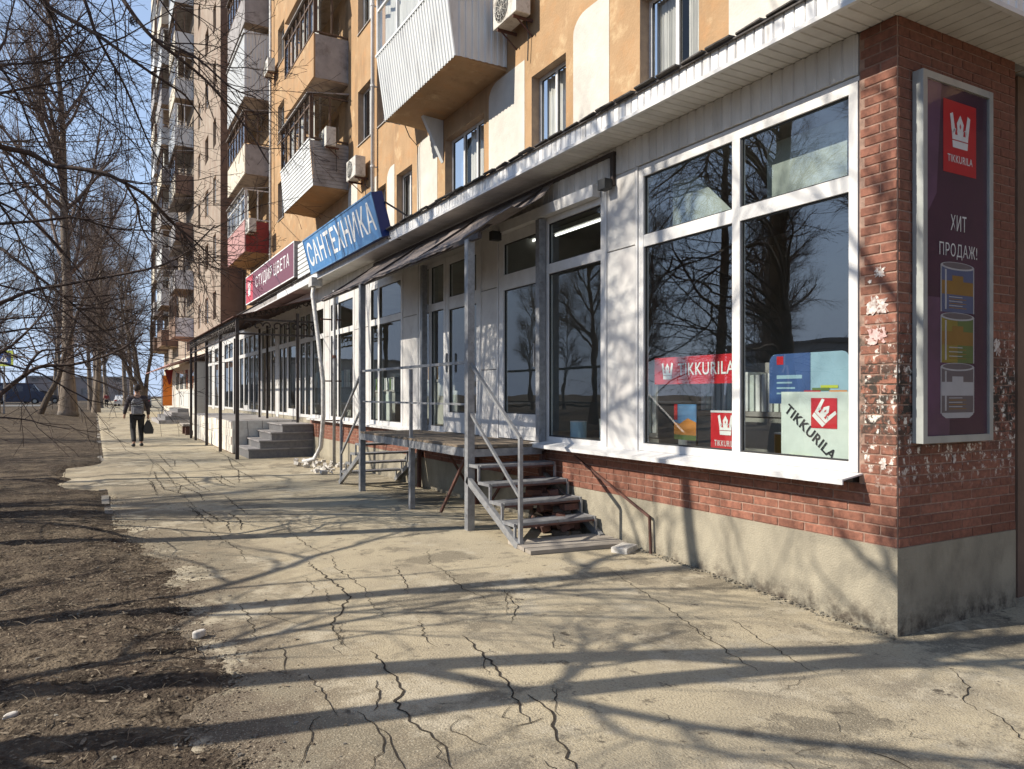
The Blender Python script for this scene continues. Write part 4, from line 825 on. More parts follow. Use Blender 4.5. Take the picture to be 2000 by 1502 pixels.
def patch(y0, y1, z0, z1, rt=True, rl=True):
    r_ = .28; pts = [(XU - .006, y0, z0), (XU - .006, y1, z0)]
    tp = [(y1 - r_ * 1.3 + r_ * 1.3 * math.cos(a), z1 - r_ + r_ * math.sin(a)) for a in ar(0, 1.6, .26)] if rl else [(y1, z1)]
    tp += [(y0 + r_ - r_ * math.sin(a - 1.57 + 0), z1 - r_ + r_ * math.cos(a - 1.57)) for a in ar(1.57, 3.2, .39)] if rt else [(y0, z1)]
    pts += [(XU - .006, a, b) for a, b in tp]; MB().prism(pts, (.007, 0, 0)).build('render_patch', M['whitepatch'], ob)
patch(9.02, 9.98, 4.4, 7.66, False); patch(11.54, 12.93, 4.4, 7.62, False); patch(15.45, 16.65, 4.4, 7.6, False); patch(18.2, 18.75, 4.4, 7.55, False); patch(19.6, 20.0, 4.4, 7.6, False); patch(21.3, 22.2, 4.4, 7.9, False); patch(5.6, 6.6, 4.4, 7.6, False)
# balconies: slab, front panel, side panels, posts, panes
def corrug(mb, p0, p1, z0, z1, pitch, dep, nrm, flare=0., vertical=True):
    """ribbed sheet from p0 to p1 (xy), z0..z1, flare moves the top along nrm"""
    p0 = Vector(p0); p1 = Vector(p1); L = (p1 - p0).length; n = Vector(nrm)
    if vertical:
        k = int(L / pitch); prof = []
        for i in range(k):
            for (s, o) in ((0, 0), (.42, 0), (.52, dep), (.9, dep)): prof.append(((i + s) / k, o))
        prof.append((1, 0))
        P = [(p0.lerp(p1, a) + n * o) for a, o in prof]
        for a, b in zip(P[:-1], P[1:]):
            fl = n * flare; mb.quad((a.x, a.y, z0), (b.x, b.y, z0), (b.x + fl.x, b.y + fl.y, z1), (a.x + fl.x, a.y + fl.y, z1))
    else:
        k = int((z1 - z0) / pitch)
        for i in range(k):
            for (s0, o0, s1, o1) in ((0, dep, .75, dep * .5), (.75, dep * .5, 1, 0), (1, 0, 1, dep)):
                za, zb = z0 + (i + s0) * (z1 - z0) / k, z0 + (i + s1) * (z1 - z0) / k; fa, fb = n * (flare * (i + s0) / k + o0), n * (flare * (i + s1) / k + o1)
                mb.quad((p0.x + fa.x, p0.y + fa.y, za), (p1.x + fa.x, p1.y + fa.y, za), (p1.x + fb.x, p1.y + fb.y, zb), (p0.x + fb.x, p0.y + fb.y, zb))
def balcony(bld, xw, xf, y0, y1, z, front='sheet', side='sheet', fr='upvc', top=2.75, par=1.3, flare=.2, style='v', glazed=True, curt=None, slabm='slab', nmul=4, label=None, side_solid=False, roofed=True):
    b = MB().prism([(xw, y0 + .02, z + .12), (xf + .02, y0 + .02, z + .12), (xf + .02, y0 + .02, z + .02), (xw, y0 + .02, z - .06)], (0, y1 - y0 - .04, 0)).build('balcony', M[slabm], bld, label=label)
    f = MB(); s = MB(); s2_ = MB()
    if style in 'vh':
        corrug(f, (xf, y1, 0), (xf, y0, 0), z, z + par, .125 if style == 'v' else .11, .02, (-1, 0, 0), flare, style == 'v'); corrug(s, (xf - 0, y0, 0), (xw, y0, 0), z, z + par, .125 if style == 'v' else .11, .015, (0, -1, 0), 0, style == 'v')
        if flare: s.quad((xf, y0, z), (xf - flare, y0, z + par), (xf, y0, z + par))
        if flare: s2_.quad((xf, y1, z), (xf, y1, z + par), (xf - flare, y1, z + par))
        corrug(s2_, (xw, y1, 0), (xf, y1, 0), z, z + par, .2, .02, (0, 1, 0))
        f.box(xf - flare - .03, xf - flare + .03, y0, y1, z + par, z + par + .05)
    else:
        f.box(xf, xf + .05, y0, y1, z, z + par); s.box(xf + .05, xw, y0, y0 + .05, z, z + par); s2_.box(xf + .05, xw, y1 - .05, y1, z, z + par)
    f.build('front_panel', M[front], b); s.build('side_panel', M[side], b); s2_.build('side_panel', M[side], b)
    xg = xf - flare; za, zb = z + par + .05, z + top
    if side_solid: MB().box(xf + .06, xw, y0, y0 + .04, za, zb + .2).build('side_wall', M[side], b)
    if glazed:
        g = MB(); fw = .06
        n = nmul
        for k in range(n + 1):
            yy = y0 + (y1 - y0 - fw) * k / n; g.box(xg, xg + .06, yy, yy + fw, za, zb)
        for zz in (za, zb - .06, za + (zb - za) * .72): g.box(xg + .003, xg + .055, y0 + fw, y1 - fw, zz, zz + .05)
        if not side_solid:
            for yy in (y0, y1 - .05):
                for xx in (xg + .07, (xg + xw) / 2): g.box(xx, xx + .05, yy, yy + .05, za, zb)
                for zz in (za, zb - .06): g.box(xg + .06, xw, yy + .003, yy + .047, zz, zz + .05)
        g.build('frame', M[fr], b)
        MB().quad((xg + .03, y0 + .02, za), (xg + .03, y0 + .02, zb), (xg + .03, y1 - .02, zb), (xg + .03, y1 - .02, za)).build('pane', M['glass2'], b)
        if not side_solid: MB().quad((xg + .06, y0 + .025, za), (xw, y0 + .025, za), (xw, y0 + .025, zb), (xg + .06, y0 + .025, zb)).build('pane', M['glass2'], b)
        if curt:
            cm = MB(); yc0, yc1 = y0 + (y1 - y0) * .05, y1 - .1; k_ = 40
            for k in range(k_):
                if (k // 7) % 2 and curt == 2: continue
                w0, w1 = .03 * math.sin(k * 1.7), .03 * math.sin((k + 1) * 1.7); ya, yb = yc0 + (yc1 - yc0) * k / k_, yc0 + (yc1 - yc0) * (k + 1) / k_
                cm.quad((xg + .2 + w0, ya, za), (xg + .2 + w0, ya, zb), (xg + .2 + w1, yb, zb), (xg + .2 + w1, yb, za))
            cm.build('curtain', M['curtain'], b)
    if roofed: MB().prism([(xg - .08, y0 - .04, zb + .0), (xw, y0 - .04, zb + .18), (xw, y0 - .04, zb + .14), (xg - .08, y0 - .04, zb - .03)], (0, y1 - y0 + .08, 0)).build('roof', M['grey_panel'], b)
    return b
XB = 5.69; S3 = 7.73
balcony(ob, XU, XB, 12.2, 15.95, S3, par=1.38, nmul=3, label='balcony clad in white ribbed sheet under the top edge', curt=1, slabm='orange')
balcony(ob, XU, XB, 12.2, 15.95, S3 + FH, par=1.3, front='grey_panel', side='grey_panel')
balcony(ob, XU, XB, 22.2, 26.1, S3 + .1, par=1.35, style='h', fr='wood', side='grey_panel', curt=2, nmul=6, flare=.12, label='balcony clad in white horizontal siding', slabm='orange')
balcony(ob, XU, XB, 22.2, 26.1, S3 + .1 + FH, par=1.3, style='n', front='orange', side='grey_panel', fr='wood', curt=2, nmul=7, flare=0, label='balcony with ochre parapet and dark frames')
balcony(ob, XU, XB, 22.2, 26.1, S3 + .1 + 2 * FH, par=1.3, style='n', front='orange', side='grey_panel', fr='wood', curt=2, nmul=6, flare=0)
balcony(ob, XU, XB, 33.9, 38.6, S3 + .1, par=1.35, style='n', front='pink_panel', side='maroon', fr='upvc', nmul=5, flare=0, label='maroon sided balcony', slabm='orange', curt=2)
balcony(ob, XU, XB, 33.9, 38.6, S3 + .25 + FH, par=1.3, style='n', front='cream_panel', side='grey_panel', fr='wood', nmul=6, flare=0, label='cream fronted balcony with brown wood frames')
balcony(ob, XU, XB, 33.9, 38.6, S3 + .35 + 2 * FH, par=2.9, style='v', front='sheet', side='sheet', glazed=False, flare=0)
balcony(ob, XU, XB, 33.9, 38.6, S3 + .35 + 3 * FH, par=1.3, style='n', front='grey_panel', side='grey_panel', fr='wood', nmul=6, flare=0)
MB().box(XU - .3, 16, 2, 40, 21.5, 21.9).build('cornice', M['slab'], ob)
# triangular brace under the first balcony
MB().prism([(XU - .01, 15.1, 7.72), (6.25, 15.1, 7.72), (XU - .01, 15.1, 6.75)], (0, .12, 0)).build('bracket', M['sheet'], ob)

bb2 = empty('brown_brick_apartment_building', (7, 50, 0), 'tall weathered brick apartment tower with stacked balconies beyond the ochre block', 'apartment building')
XBB = 5.55; ops = []
for fl in range(13):
    z = 5.6 + fl * 3.05
    for (a, b) in [(41.6, 42.7), (44.6, 46.0), (48.2, 49.3), (58.4, 59.6), (68.3, 69.4)]: ops.append((a, b, z, z + 1.45))
wm = MB(); wall_open(wm, XBB, 40.0, 75.0, 4.2, 44.5, ops); wm.build('wall', M['brown_brick'], bb2)
MB().quad((XBB, 40, 4.2), (16, 40, 4.2), (16, 40, 44.5), (XBB, 40, 44.5)).quad((XBB, 75, 0), (XBB, 75, 44.5), (16, 75, 44.5), (16, 75, 0)).quad((XBB, 40, 44.5), (16, 40, 44.5), (16, 75, 44.5), (XBB, 75, 44.5)).build('end_wall', M['brown_dark'], bb2)  # end wall darker than the street front, its shade painted in
MB().box(XBB - .004, XBB + .25, 41.0, 75, -.3, 4.2).build('ground_floor_wall', M['cream_panel'], bb2)
for o in ops:
    if o[0] > 60 and random.random() < .3: pass
    e = XBB + .15; a, b, c, d = o; f = MB(); f.box(e - .05, e, a, a + .07, c, d).box(e - .05, e, b - .07, b, c, d).box(e - .049, e - .001, (a + b) / 2 - .04, (a + b) / 2 + .04, c, d).box(e - .048, e - .002, a + .07, b - .07, c, c + .07).box(e - .048, e - .002, a + .07, b - .07, d - .07, d)
    w_ = f.build('window', M['upvc' if random.random() < .5 else 'wood'], bb2); reveal(w_, XBB, e, a, b, c, d); MB().quad((e - .02, a, c), (e - .02, a, d), (e - .02, b, d), (e - .02, b, c)).build('pane', M['glass2'], w_)
    MB().quad((e + .25, a, c), (e + .25, a, d), (e + .25, b, d), (e + .25, b, c)).build('room_backing', M['curtain' if random.random() < .4 else 'room_backing'], w_)
stl = [('grey_panel', 'wood', 'n', 1), ('cream_panel', 'wood', 'n', 1), ('sheet', 'upvc', 'v', 1), ('brown_dark', 'wood', 'n', 1), ('grey_panel', 'wood', 'n', 0), ('sheet', 'upvc', 'n', 1), ('brown_dark', 'wood', 'n', 0), ('cream_panel', 'upvc', 'n', 1)]
for ci, (ya, yb, xf) in enumerate([(51.8, 56.0, 4.45), (62.0, 66.5, 4.4), (70.5, 74.6, 4.45)]):
    for fl in range(12):
        f_, fr_, st_, gz = random.choice(stl); 
        if fl == 0: f_, fr_, st_, gz = 'brown_dark', 'wood', 'n', 1
        balcony(bb2, XBB, xf, ya, yb, 5.3 + fl * 3.05, front=f_, side=random.choice([f_, 'grey_panel', 'brown_dark', 'sheet']), fr=fr_, style=st_, flare=0, glazed=bool(gz), par=1.2, top=2.7, nmul=4, curt=random.choice([None, 2]), roofed=fl == 11 or random.random() < .6)
# drain pipes
def downpipe(x, y, z0, z1, m, lbl):
    t = empty('drainpipe', (x, y, z0), lbl, 'drainpipe'); MB().tube([(x, y, z0), (x, y, z1)], .055, 10).build('pipe', M[m], t, smooth=True)
    for z in ar(z0 + .6, z1, 2.2): MB().tube([(x, y, z), (x, y, z + .05)], .068, 10).box(x, XU, y - .015, y + .015, z, z + .03).build('clamp', M[m], t)
downpipe(6.62, 19.55, 5.0, 21, 'upvc', 'white drainpipe running up the ochre wall beside the blue sign')
downpipe(6.6, 39.6, 4.6, 21, 'iron', 'dark drainpipe at the joint of the ochre and brown buildings')
downpipe(6.6, 33.0, 4.8, 21, 'pipe', 'grey drainpipe right of the maroon sided balcony')
# air conditioners
def ac(y, z, lbl, x=XU):
    t = empty('air_conditioner', (x - .25, y, z), lbl, 'air conditioner', 'air conditioner boxes on the ochre wall'); xf = x - .42
    MB().box(xf, x - .12, y - .42, y + .42, z, z + .56).build('casing', M['acwhite'], t, bevel=.015)
    c = Vector((xf - .006, y + .1, z + .28)); ring = MB(); ring.prism([c + Vector((0, math.cos(a) * .235, math.sin(a) * .235)) for a in ar(0, 6.28, .3)], (.004, 0, 0)); ring.build('fan', M['dark'], t)
    g = MB()
    for rr_ in (.24, .18, .12, .06): g.tube([c + Vector((-.012, math.cos(a) * rr_, math.sin(a) * rr_)) for a in ar(0, 6.6, .33)], .006, 4, cap=False)
    for a in ar(0, 3.1, .52): g.bar(c + Vector((-.012, math.cos(a) * .24, math.sin(a) * .24)), c - Vector((.012, math.cos(a) * .24, math.sin(a) * .24)), .006, .006)
    g.build('grille', M['acwhite'], t); MB().box(xf + .02, x, y - .3, y - .27, z - .05, z).bar((xf + .1, y - .285, z - .04), (x, y - .285, z - .3), .02, .02).build('bracket', M['rust'], t); MB().box(xf + .02, x, y + .27, y + .3, z - .05, z).bar((xf + .1, y + .285, z - .04), (x, y + .285, z - .3), .02, .02).build('bracket', M['rust'], t)
    MB().tube([(x - .1, y - .2, z + .1), (x - .06, y - .24, z - .25), (x - .05, y - .2, z - .7)], .012, 5).build('hose', M['dark'], t)
ac(11.55, 8.22, 'air conditioner box hanging below the top edge right of the white balcony'); ac(20.6, 7.72, 'air conditioner box with round fan just above the blue sign'); ac(22.3, 9.0, 'air conditioner box beside the white sided balcony', x=6.4)
ac(32.6, 15.2, 'air conditioner box high on the wall above the dark glazed balcony'); ac(33.2, 8.5, 'air conditioner box beside the maroon balcony side', x=6.1); ac(32.3, 19.0, 'air conditioner box topmost on the far ochre wall')
t = empty('wall_lamp', (6.2, 17.0, 8.1), 'bare bulb lamp on a small bracket plate left of the white balcony', 'lamp'); MB().prism([(6.75, 16.2, 8.35), (6.0, 16.2, 8.15), (6.0, 16.2, 8.12), (6.75, 16.2, 8.30)], (0, .7, 0)).build('plate', M['oldwood'], t); MB().tube([(6.25, 16.5, 8.1), (6.25, 16.5, 8.0), (6.25, 16.5, 7.93)], [.03, .055, .02], 10).build('bulb', M['white'], t, smooth=True)
MB().tube([(6.3, 16.5, 8.1), (6.5, 16.52, 7.7), (6.7, 16.5, 7.5), (6.7, 16.45, 5.5)], .012, 5).build('cable', M['dark'], None, loc=(6.7, 16.5, 7.5), label='thin dark cable hanging down the wall below the bulb lamp', category='cable').name = 'cable'

# ------------------------------------------------------------------ far shopfronts past the canopy
fs = empty('far_shop', (4.6, 46, 0), 'far shopfront with white panels, dark steps and a sloping reddish awning', 'shop')
MB().box(4.55, 5.5, 41.1, 56, -.2, 3.3).build('wall', M['whitepatch'], fs)
for k in range(4): MB().box(4.53, 4.548, 42.3 + k * 2.6, 44.2 + k * 2.6, 1.9, 3.0).build('window', M['glass2'], fs); MB().box(4.535, 4.549, 42.2 + k * 2.6, 44.3 + k * 2.6, .9, 1.8).build('panel', M['interior_white'], fs)
MB().prism([(3.3, 41, 3.15), (5.5, 41, 3.9), (5.5, 41, 3.85), (3.3, 41, 3.1)], (0, 20, 0)).build('awning_sheet', M['pink_panel'], fs)
for k in range(4): MB().box(3.0 + .33 * k, 4.54, 44.0 + k * .25, 50.0, .0 + k * .2, .2 + k * .2).build('step', M['dark_step' if k % 2 else 'grey_panel'], fs)
t = empty('orange_banner', (3.4, 52, 1.8), 'orange banner with a dark red top hanging beside the far steps', 'banner'); MB().box(3.62, 4.14, 49.9, 49.94, .9, 2.75).build('cloth', M['bannerorange'], t); MB().prism([(3.7, 49.88, 3.1), (4.2, 49.88, 3.1), (4.05, 49.88, 2.2), (3.95, 49.88, 2.2)], (0, .01, 0)).build('corner', M['bannerred'], t); MB().tube([(3.58, 49.95, 0), (3.58, 49.95, 3.1)], .03, 8).build('pole', M['steel'], t)
t = empty('low_bench', (3.3, 31, 0), 'low stone bench just past the last canopy posts', 'bench'); MB().box(3.0, 3.6, 31.5, 33, .35, .43).build('seat', M['oldwood'], t); MB().box(3.1, 3.5, 31.6, 31.8, 0, .35).build('leg', M['rust'], t); MB().box(3.1, 3.5, 32.7, 32.9, 0, .35).build('leg', M['rust'], t)

# ------------------------------------------------------------------ trees
def tube_np(P, Rr, n):
    m = len(P); T = np.empty_like(P); T[1:-1] = P[2:] - P[:-2]; T[0] = P[1] - P[0]; T[-1] = P[-1] - P[-2]; T /= np.linalg.norm(T, axis=1, keepdims=True) + 1e-9
    ref = np.array([0.0, 0.0, 1.0]) if abs(T[:, 2]).mean() < .8 else np.array([1.0, 0.05, 0.0])
    A = np.cross(T, ref); A /= np.linalg.norm(A, axis=1, keepdims=True) + 1e-9; B = np.cross(T, A)
    an = np.arange(n) * 2 * np.pi / n; V = P[:, None] + Rr[:, None, None] * (A[:, None] * np.cos(an)[None, :, None] + B[:, None] * np.sin(an)[None, :, None])
    i = (np.arange(m - 1)[:, None] * n + np.arange(n)[None]); j = (np.arange(m - 1)[:, None] * n + ((np.arange(n) + 1) % n)[None])
    return V.reshape(-1, 3), np.stack([i, j, j + n, i + n], -1).reshape(-1, 4)
class Tree:
    def __init__(s, seed): s.r = np.random.default_rng(seed); s.parts = {'trunk': [], 'crown': []}
    def add(s, part, P, Rr, n): s.parts[part].append((P, Rr, n))
    def grow(s, p, d, L, r0, r1, lev, cfg):
        c = cfg[lev]; n = c['seg']; P = [np.array(p, float)]; d = np.array(d, float); D = [d.copy()]; st = L / n
        for i in range(n):
            d = d + s.r.normal(0, c['wob'], 3) + np.array([0, 0, c['up']]); d /= np.linalg.norm(d); P.append(P[-1] + d * st); D.append(d.copy())
        P = np.array(P); t = np.linspace(0, 1, n + 1); Rr = r0 + (r1 - r0) * t ** c.get('tp', 1)
        if lev == 0: Rr[0] *= 1.5; Rr[1] *= 1.05
        s.add('trunk' if lev == 0 else 'crown', P, Rr, c['sides'])
        if lev + 1 < len(cfg): s.kids(P, Rr, np.array(D), L, lev, cfg)
    def kids(s, P, Rr, D, L, lev, cfg, t0=None):
        c = cfg[lev]; k = c['kids']; n = len(P) - 1
        for q in range(k):
            t = (t0 if t0 is not None else c['start']) + (1 - (t0 if t0 is not None else c['start'])) * ((q + s.r.random()) / k) * .99; f = t * n; i = min(int(f), n - 1); w_ = f - i
            pt = P[i] * (1 - w_) + P[i + 1] * w_; rr_ = Rr[i] * (1 - w_) + Rr[i + 1] * w_; dd = D[i]
            ax = s.r.normal(0, 1, 3); ax -= dd * ax.dot(dd); ax /= np.linalg.norm(ax); ang = c['ang'] * s.r.uniform(.75, 1.25)
            nd = dd * math.cos(ang) + ax * math.sin(ang)
            cl = c['len'] * (1 - c['taper'] * t) * s.r.uniform(.6, 1.2) * (L if c.get('rel') else 1)
            cr = min(rr_ * .62, c['rad'] * s.r.uniform(.7, 1.2)); s.grow(pt, nd, cl, cr, max(cr * .3, .003), lev + 1, cfg)
    def mesh(s, part):
        V, F, o = [], [], 0
        for P, Rr, n in s.parts[part]: v, f = tube_np(P, Rr, n); V.append(v); F.append(f + o); o += len(v)
        return np.concatenate(V), np.concatenate(F)
    def build(s, name, loc, lbl, mt, mc, group='bare trees along the lawn'):
        t = empty(name, loc, lbl, 'tree', group)
        for part, m in (('trunk', mt), ('crown', mc)):
            if s.parts[part]: V, F = s.mesh(part); np_mesh(part, V, F, m, smooth=True, parent=t)
        return t
def near_cfg(h, spread=4.2, tw=1.0, k0=15):
    return [dict(seg=12, wob=.035, up=.03, sides=10, kids=k0, start=.2, ang=.9, len=spread, taper=.45, rad=.05, tp=.9),
            dict(seg=9, wob=.12, up=.03, sides=6, kids=9, start=.15, ang=.75, len=spread * .5, taper=.4, rad=.032),
            dict(seg=6, wob=.15, up=.03, sides=4, kids=6, start=.15, ang=.7, len=.8 * tw, taper=.4, rad=.011),
            dict(seg=4, wob=.16, up=.04, sides=3, kids=3, start=.2, ang=.6, len=.38, taper=.3, rad=.005),
            dict(seg=3, wob=.15, up=.0, sides=3, kids=0, start=.2, ang=.6, len=.2, taper=.3, rad=.003)][:5]
def cfg4(c): return c[:4]
for i, (x, y, h, r0, lean, lbl, sp, k0) in enumerate([
        (-4.0, 4.95, 13, .15, (.02, 0), 'bare tree left of the frame whose trunk shadow crosses the pavement nearest', 3.0, 7),
        (-5.5, 6.25, 15, .155, (0, .01), 'bare tree whose straight trunk shadow ends on the brick pillar', 3.6, 11),
        (-7.0, 7.42, 15, .155, (.02, 0), 'bare tree whose trunk shadow climbs the wall under the big window', 3.8, 11),
        (-8.5, 18.5, 15, .2, (0, 0), 'bare tree on the lawn left of the frame past the overhanging one', 4.2, 13)]):
    T = Tree(100 + i); T.grow((0, 0, -.1), (lean[0], lean[1], 1), h, r0, .03, 0, cfg4(near_cfg(h, sp, 1, k0))); T.build('bare_tree', (x, y, 0), lbl, M['bark'], M['twig'])
T = Tree(140); c_ = cfg4(near_cfg(13.2, 2.9, 1.1, 26)); c_[0]['start'] = .66; c_[0]['ang'] = 1.25; c_[0]['rad'] = .085; c_[1]['kids'] = 11; c_[2]['kids'] = 8
T.grow((0, 0, -.1), (0, .005, 1), 13.2, .2, .06, 0, c_); T.build('bare_tree', (-5.4, 10.6, 0), 'unseen bare tree added with a dense high crown to shade the top of the shopfront', M['bark'], M['twig'])  # tree added out of view so its crown darkens the upper shopfront
# the tree whose limbs hang into the picture
TD = Tree(500); TX, TY = -5.0, 12.7; TO = np.array([TX, TY, 0]); cfgD = cfg4(near_cfg(14, 4.0, 1.1, 10))
TD.grow((0, 0, -.1), (0, 0, 1), 14, .33, .05, 0, cfgD)
limbs = [(8.2, .036, .010, [(-60,262),(0,286),(60,300),(100,322),(145,328),(200,337),(245,358),(283,380),(312,408),(348,445),(385,490)]),
 (9.0, .030, .010, [(150,-90),(225,-20),(265,35),(300,75),(345,110),(400,155),(440,200),(490,262),(525,320)]),
 (8.6, .030, .008, [(20,-60),(85,5),(150,45),(200,75),(270,125),(330,165),(365,190),(395,235)]),
 (8.8, .018, .007, [(88,8),(112,60),(116,110),(115,150)]), (8.2, .020, .007, [(-70,190),(0,182),(60,170),(130,158),(190,140)]),
 (9.3, .024, .007, [(120,-80),(165,0),(185,60),(210,108),(240,160),(262,210),(285,265),(308,310),(345,358)]),
 (7.8, .018, .006, [(-90,170),(0,95),(15,50),(32,-10)]), (9.2, .022, .007, [(-80,440),(0,437),(90,430),(150,425),(220,446),(300,452),(350,470)]),
 (8.4, .026, .008, [(-90,620),(0,592),(60,568),(130,555),(240,535),(310,520),(365,492),(420,440)]), (9.0, .022, .006, [(-40,480),(20,500),(60,530),(100,560),(140,592),(190,636),(215,645),(270,622)]),
 (7.9, .030, .008, [(-70,830),(0,770),(45,735),(80,716),(140,712),(190,700),(240,680),(280,650)]), (7.9, .018, .006, [(45,735),(62,705),(82,685),(112,683),(150,672)]),
 (8.8, .015, .005, [(-50,648),(50,642),(100,640),(190,636)]), (10.2, .020, .006, [(-80,330),(0,400),(40,470),(80,560),(110,640)]), (10, .018, .005, [(-50,100),(30,180),(60,250),(100,322),(130,400),(150,470)]),
 (9.6, .02, .006, [(283,380),(330,430),(380,470),(430,520)]), (8.3, .016, .005, [(245,358),(268,400),(275,440),(300,480),(340,520)]), (9.4, .018, .006, [(300,75),(380,110),(450,170),(500,190)]), (8.0, .018, .005, [(-80,700),(0,690),(60,640),(90,600),(100,560)])]
zc = -5.0 * SN + 12.7 * CS
for li, (z, ra, rb_, pts) in enumerate(limbs):
    P = []
    for k, (x, y) in enumerate(pts):
        zz = z + .25 * math.sin(k * .9 + z * 3) + .12 * k; P.append(np.array(atZ(x, y, zz)) - TO)
    if pts[0][0] < 0 or pts[0][1] < 0:
        a = P[0]; tp = np.array([0, 0, min(max(a[2] - .8, 2.2), 11.)]); mid = tp * .5 + a * .5 + np.array([0, 0, .35]); pre = [tp, tp * .75 + a * .25 + np.array([0, 0, .25]), mid]; P = pre + P
        Rr = np.concatenate([[ra * 1.9, ra * 1.6, ra * 1.3], np.linspace(ra, rb_, len(P) - 3)])
    else: Rr = np.linspace(ra, rb_, len(P))
    P = np.array(P)
    # subdivide smoothly
    t = np.arange(len(P)); tt = np.linspace(0, len(P) - 1, (len(P) - 1) * 3 + 1)
    def cr_(a):
        out = []
        for q in tt:
            i = min(int(q), len(P) - 2); f = q - i; p0, p1, p2, p3 = a[max(i - 1, 0)], a[i], a[i + 1], a[min(i + 2, len(P) - 1)]
            out.append(.5 * ((2 * p1) + (-p0 + p2) * f + (2 * p0 - 5 * p1 + 4 * p2 - p3) * f * f + (-p0 + 3 * p1 - 3 * p2 + p3) * f ** 3))
        return np.array(out)
    PP = cr_(P); RR = np.interp(tt, t, Rr); TD.add('crown', PP, RR, 7)
    D = np.gradient(PP, axis=0); D /= np.linalg.norm(D, axis=1, keepdims=True)
    cf = [None, dict(seg=9, kids=13, start=.12, ang=.7, len=1.35, taper=.2, rad=.009, wob=.1, up=0, sides=5), dict(seg=6, wob=.13, up=.0, sides=4, kids=4, start=.2, ang=.65, len=.6, taper=.3, rad=.005), dict(seg=4, wob=.14, up=0, sides=3, kids=3, start=.2, ang=.6, len=.26, taper=.3, rad=.003), dict(seg=3, wob=.15, up=0, sides=3, kids=0, start=.2, ang=.6, len=.2, taper=.3, rad=.002)]
    TD.kids(PP, RR, D, 3, 1, cf)
rr0 = random.Random(91)
cf2 = [None] + [dict(c) for c in cf[1:]]; cf2[1]['kids'] = 7; cf2[2]['kids'] = 3
for q in range(15):
    z = rr0.uniform(7.8, 11.5); x, y = (-70, rr0.uniform(-20, 720)) if q % 3 else (rr0.uniform(0, 300), -60); dx, dy = (rr0.uniform(45, 75), rr0.uniform(-22, 26)) if q % 3 else (rr0.uniform(-10, 45), rr0.uniform(40, 60)); pts = []
    for k in range(rr0.randint(5, 9)): pts.append(np.array(atZ(x, y, z + .1 * k)) - TO); x += dx; y += dy; dy += rr0.uniform(-14, 20); dx += rr0.uniform(-12, 8)
    P = np.array(pts); a0 = P[0]; tp = np.array([0, 0, min(max(a0[2] - .8, 2.2), 11.)]); P = np.concatenate([[tp, tp * .6 + a0 * .4 + np.array([0, 0, .3])], P]); ra = rr0.uniform(.009, .017); RR = np.linspace(ra * 1.5, .004, len(P)); TD.add('crown', P, RR, 5)
    D = np.gradient(P, axis=0); D /= np.linalg.norm(D, axis=1, keepdims=True); TD.kids(P, RR, D, 3, 1, cf2)
TD.build('bare_tree', (TX, TY, 0), 'bare tree whose long dark limbs hang into the upper left of the frame', M['bark'], M['twig'])
# poplars and far trees
def far_tree(seed, h, r0, spread, k0, up=.08, k1=9, k2=7, k3=3, ang=.6, start=.22, fine=1.):
    T = Tree(seed); c = [dict(seg=12, wob=.03, up=.04, sides=10, kids=k0, start=start, ang=ang, len=spread, taper=.5, rad=r0 * .38, tp=.8),
        dict(seg=8, wob=.09, up=up, sides=5, kids=k1, start=.15, ang=.6, len=spread * .4, taper=.4, rad=r0 * .12), dict(seg=5, wob=.12, up=up * .8, sides=3, kids=k2, start=.15, ang=.6, len=1.3 * fine, taper=.3, rad=.022),
        dict(seg=3, wob=.14, up=.05, sides=3, kids=k3, start=.2, ang=.5, len=.8 * fine, taper=.3, rad=.012), dict(seg=2, wob=.1, up=0, sides=3, kids=0, start=.2, ang=.5, len=.3, taper=.3, rad=.008)][:5 if k3 else 4]
    c[-1]['kids'] = 0
    c[0]['sides'] = 10; T.grow((0, 0, -.2), (0, 0, 1), h, r0, r0 * .12, 0, c); return T
big = far_tree(11, 34, .44, 9.5, 38, up=.07, k1=12, k2=8, k3=4, start=.26, ang=.72); b1 = big.build('poplar_tree', atZ(133, 770 + 1.15 * 29, 50) - Vector((0, 0, .2)), 'tallest poplar with a thick whitewashed trunk base on the lawn', M['bark_far'], M['twig_far'])
bl_ = b1.location; bz = bl_.z
ww_ = MB(); ww_.tube([(bl_.x, bl_.y, bl_.z - .1), (bl_.x, bl_.y, bl_.z + .5), (bl_.x + .01, bl_.y, bl_.z + 1.5)], [.68, .53, .40], 14); ww_.build('whitewash', mat('whitewash', (.28, .25, .22), (.18, .15, .13), rough=.95, scale=5), b1, smooth=True)
protos = [far_tree(21, 22, .3, 5.5, 24, k2=8, k3=4), far_tree(22, 19, .26, 5.5, 22, up=.03, k2=8, k3=4, ang=.8), far_tree(23, 24, .32, 4.5, 28, up=.14, k2=8, k3=4)]
roots = []
def copy_tree(o, loc, rz, s, lbl):
    c = o.copy(); col.objects.link(c); c.location = loc; c.rotation_euler = (0, 0, rz); c.scale = (s, s, s); c['label'] = lbl
    for ch in o.children: d = ch.copy(); col.objects.link(d); d.parent = c
    return c
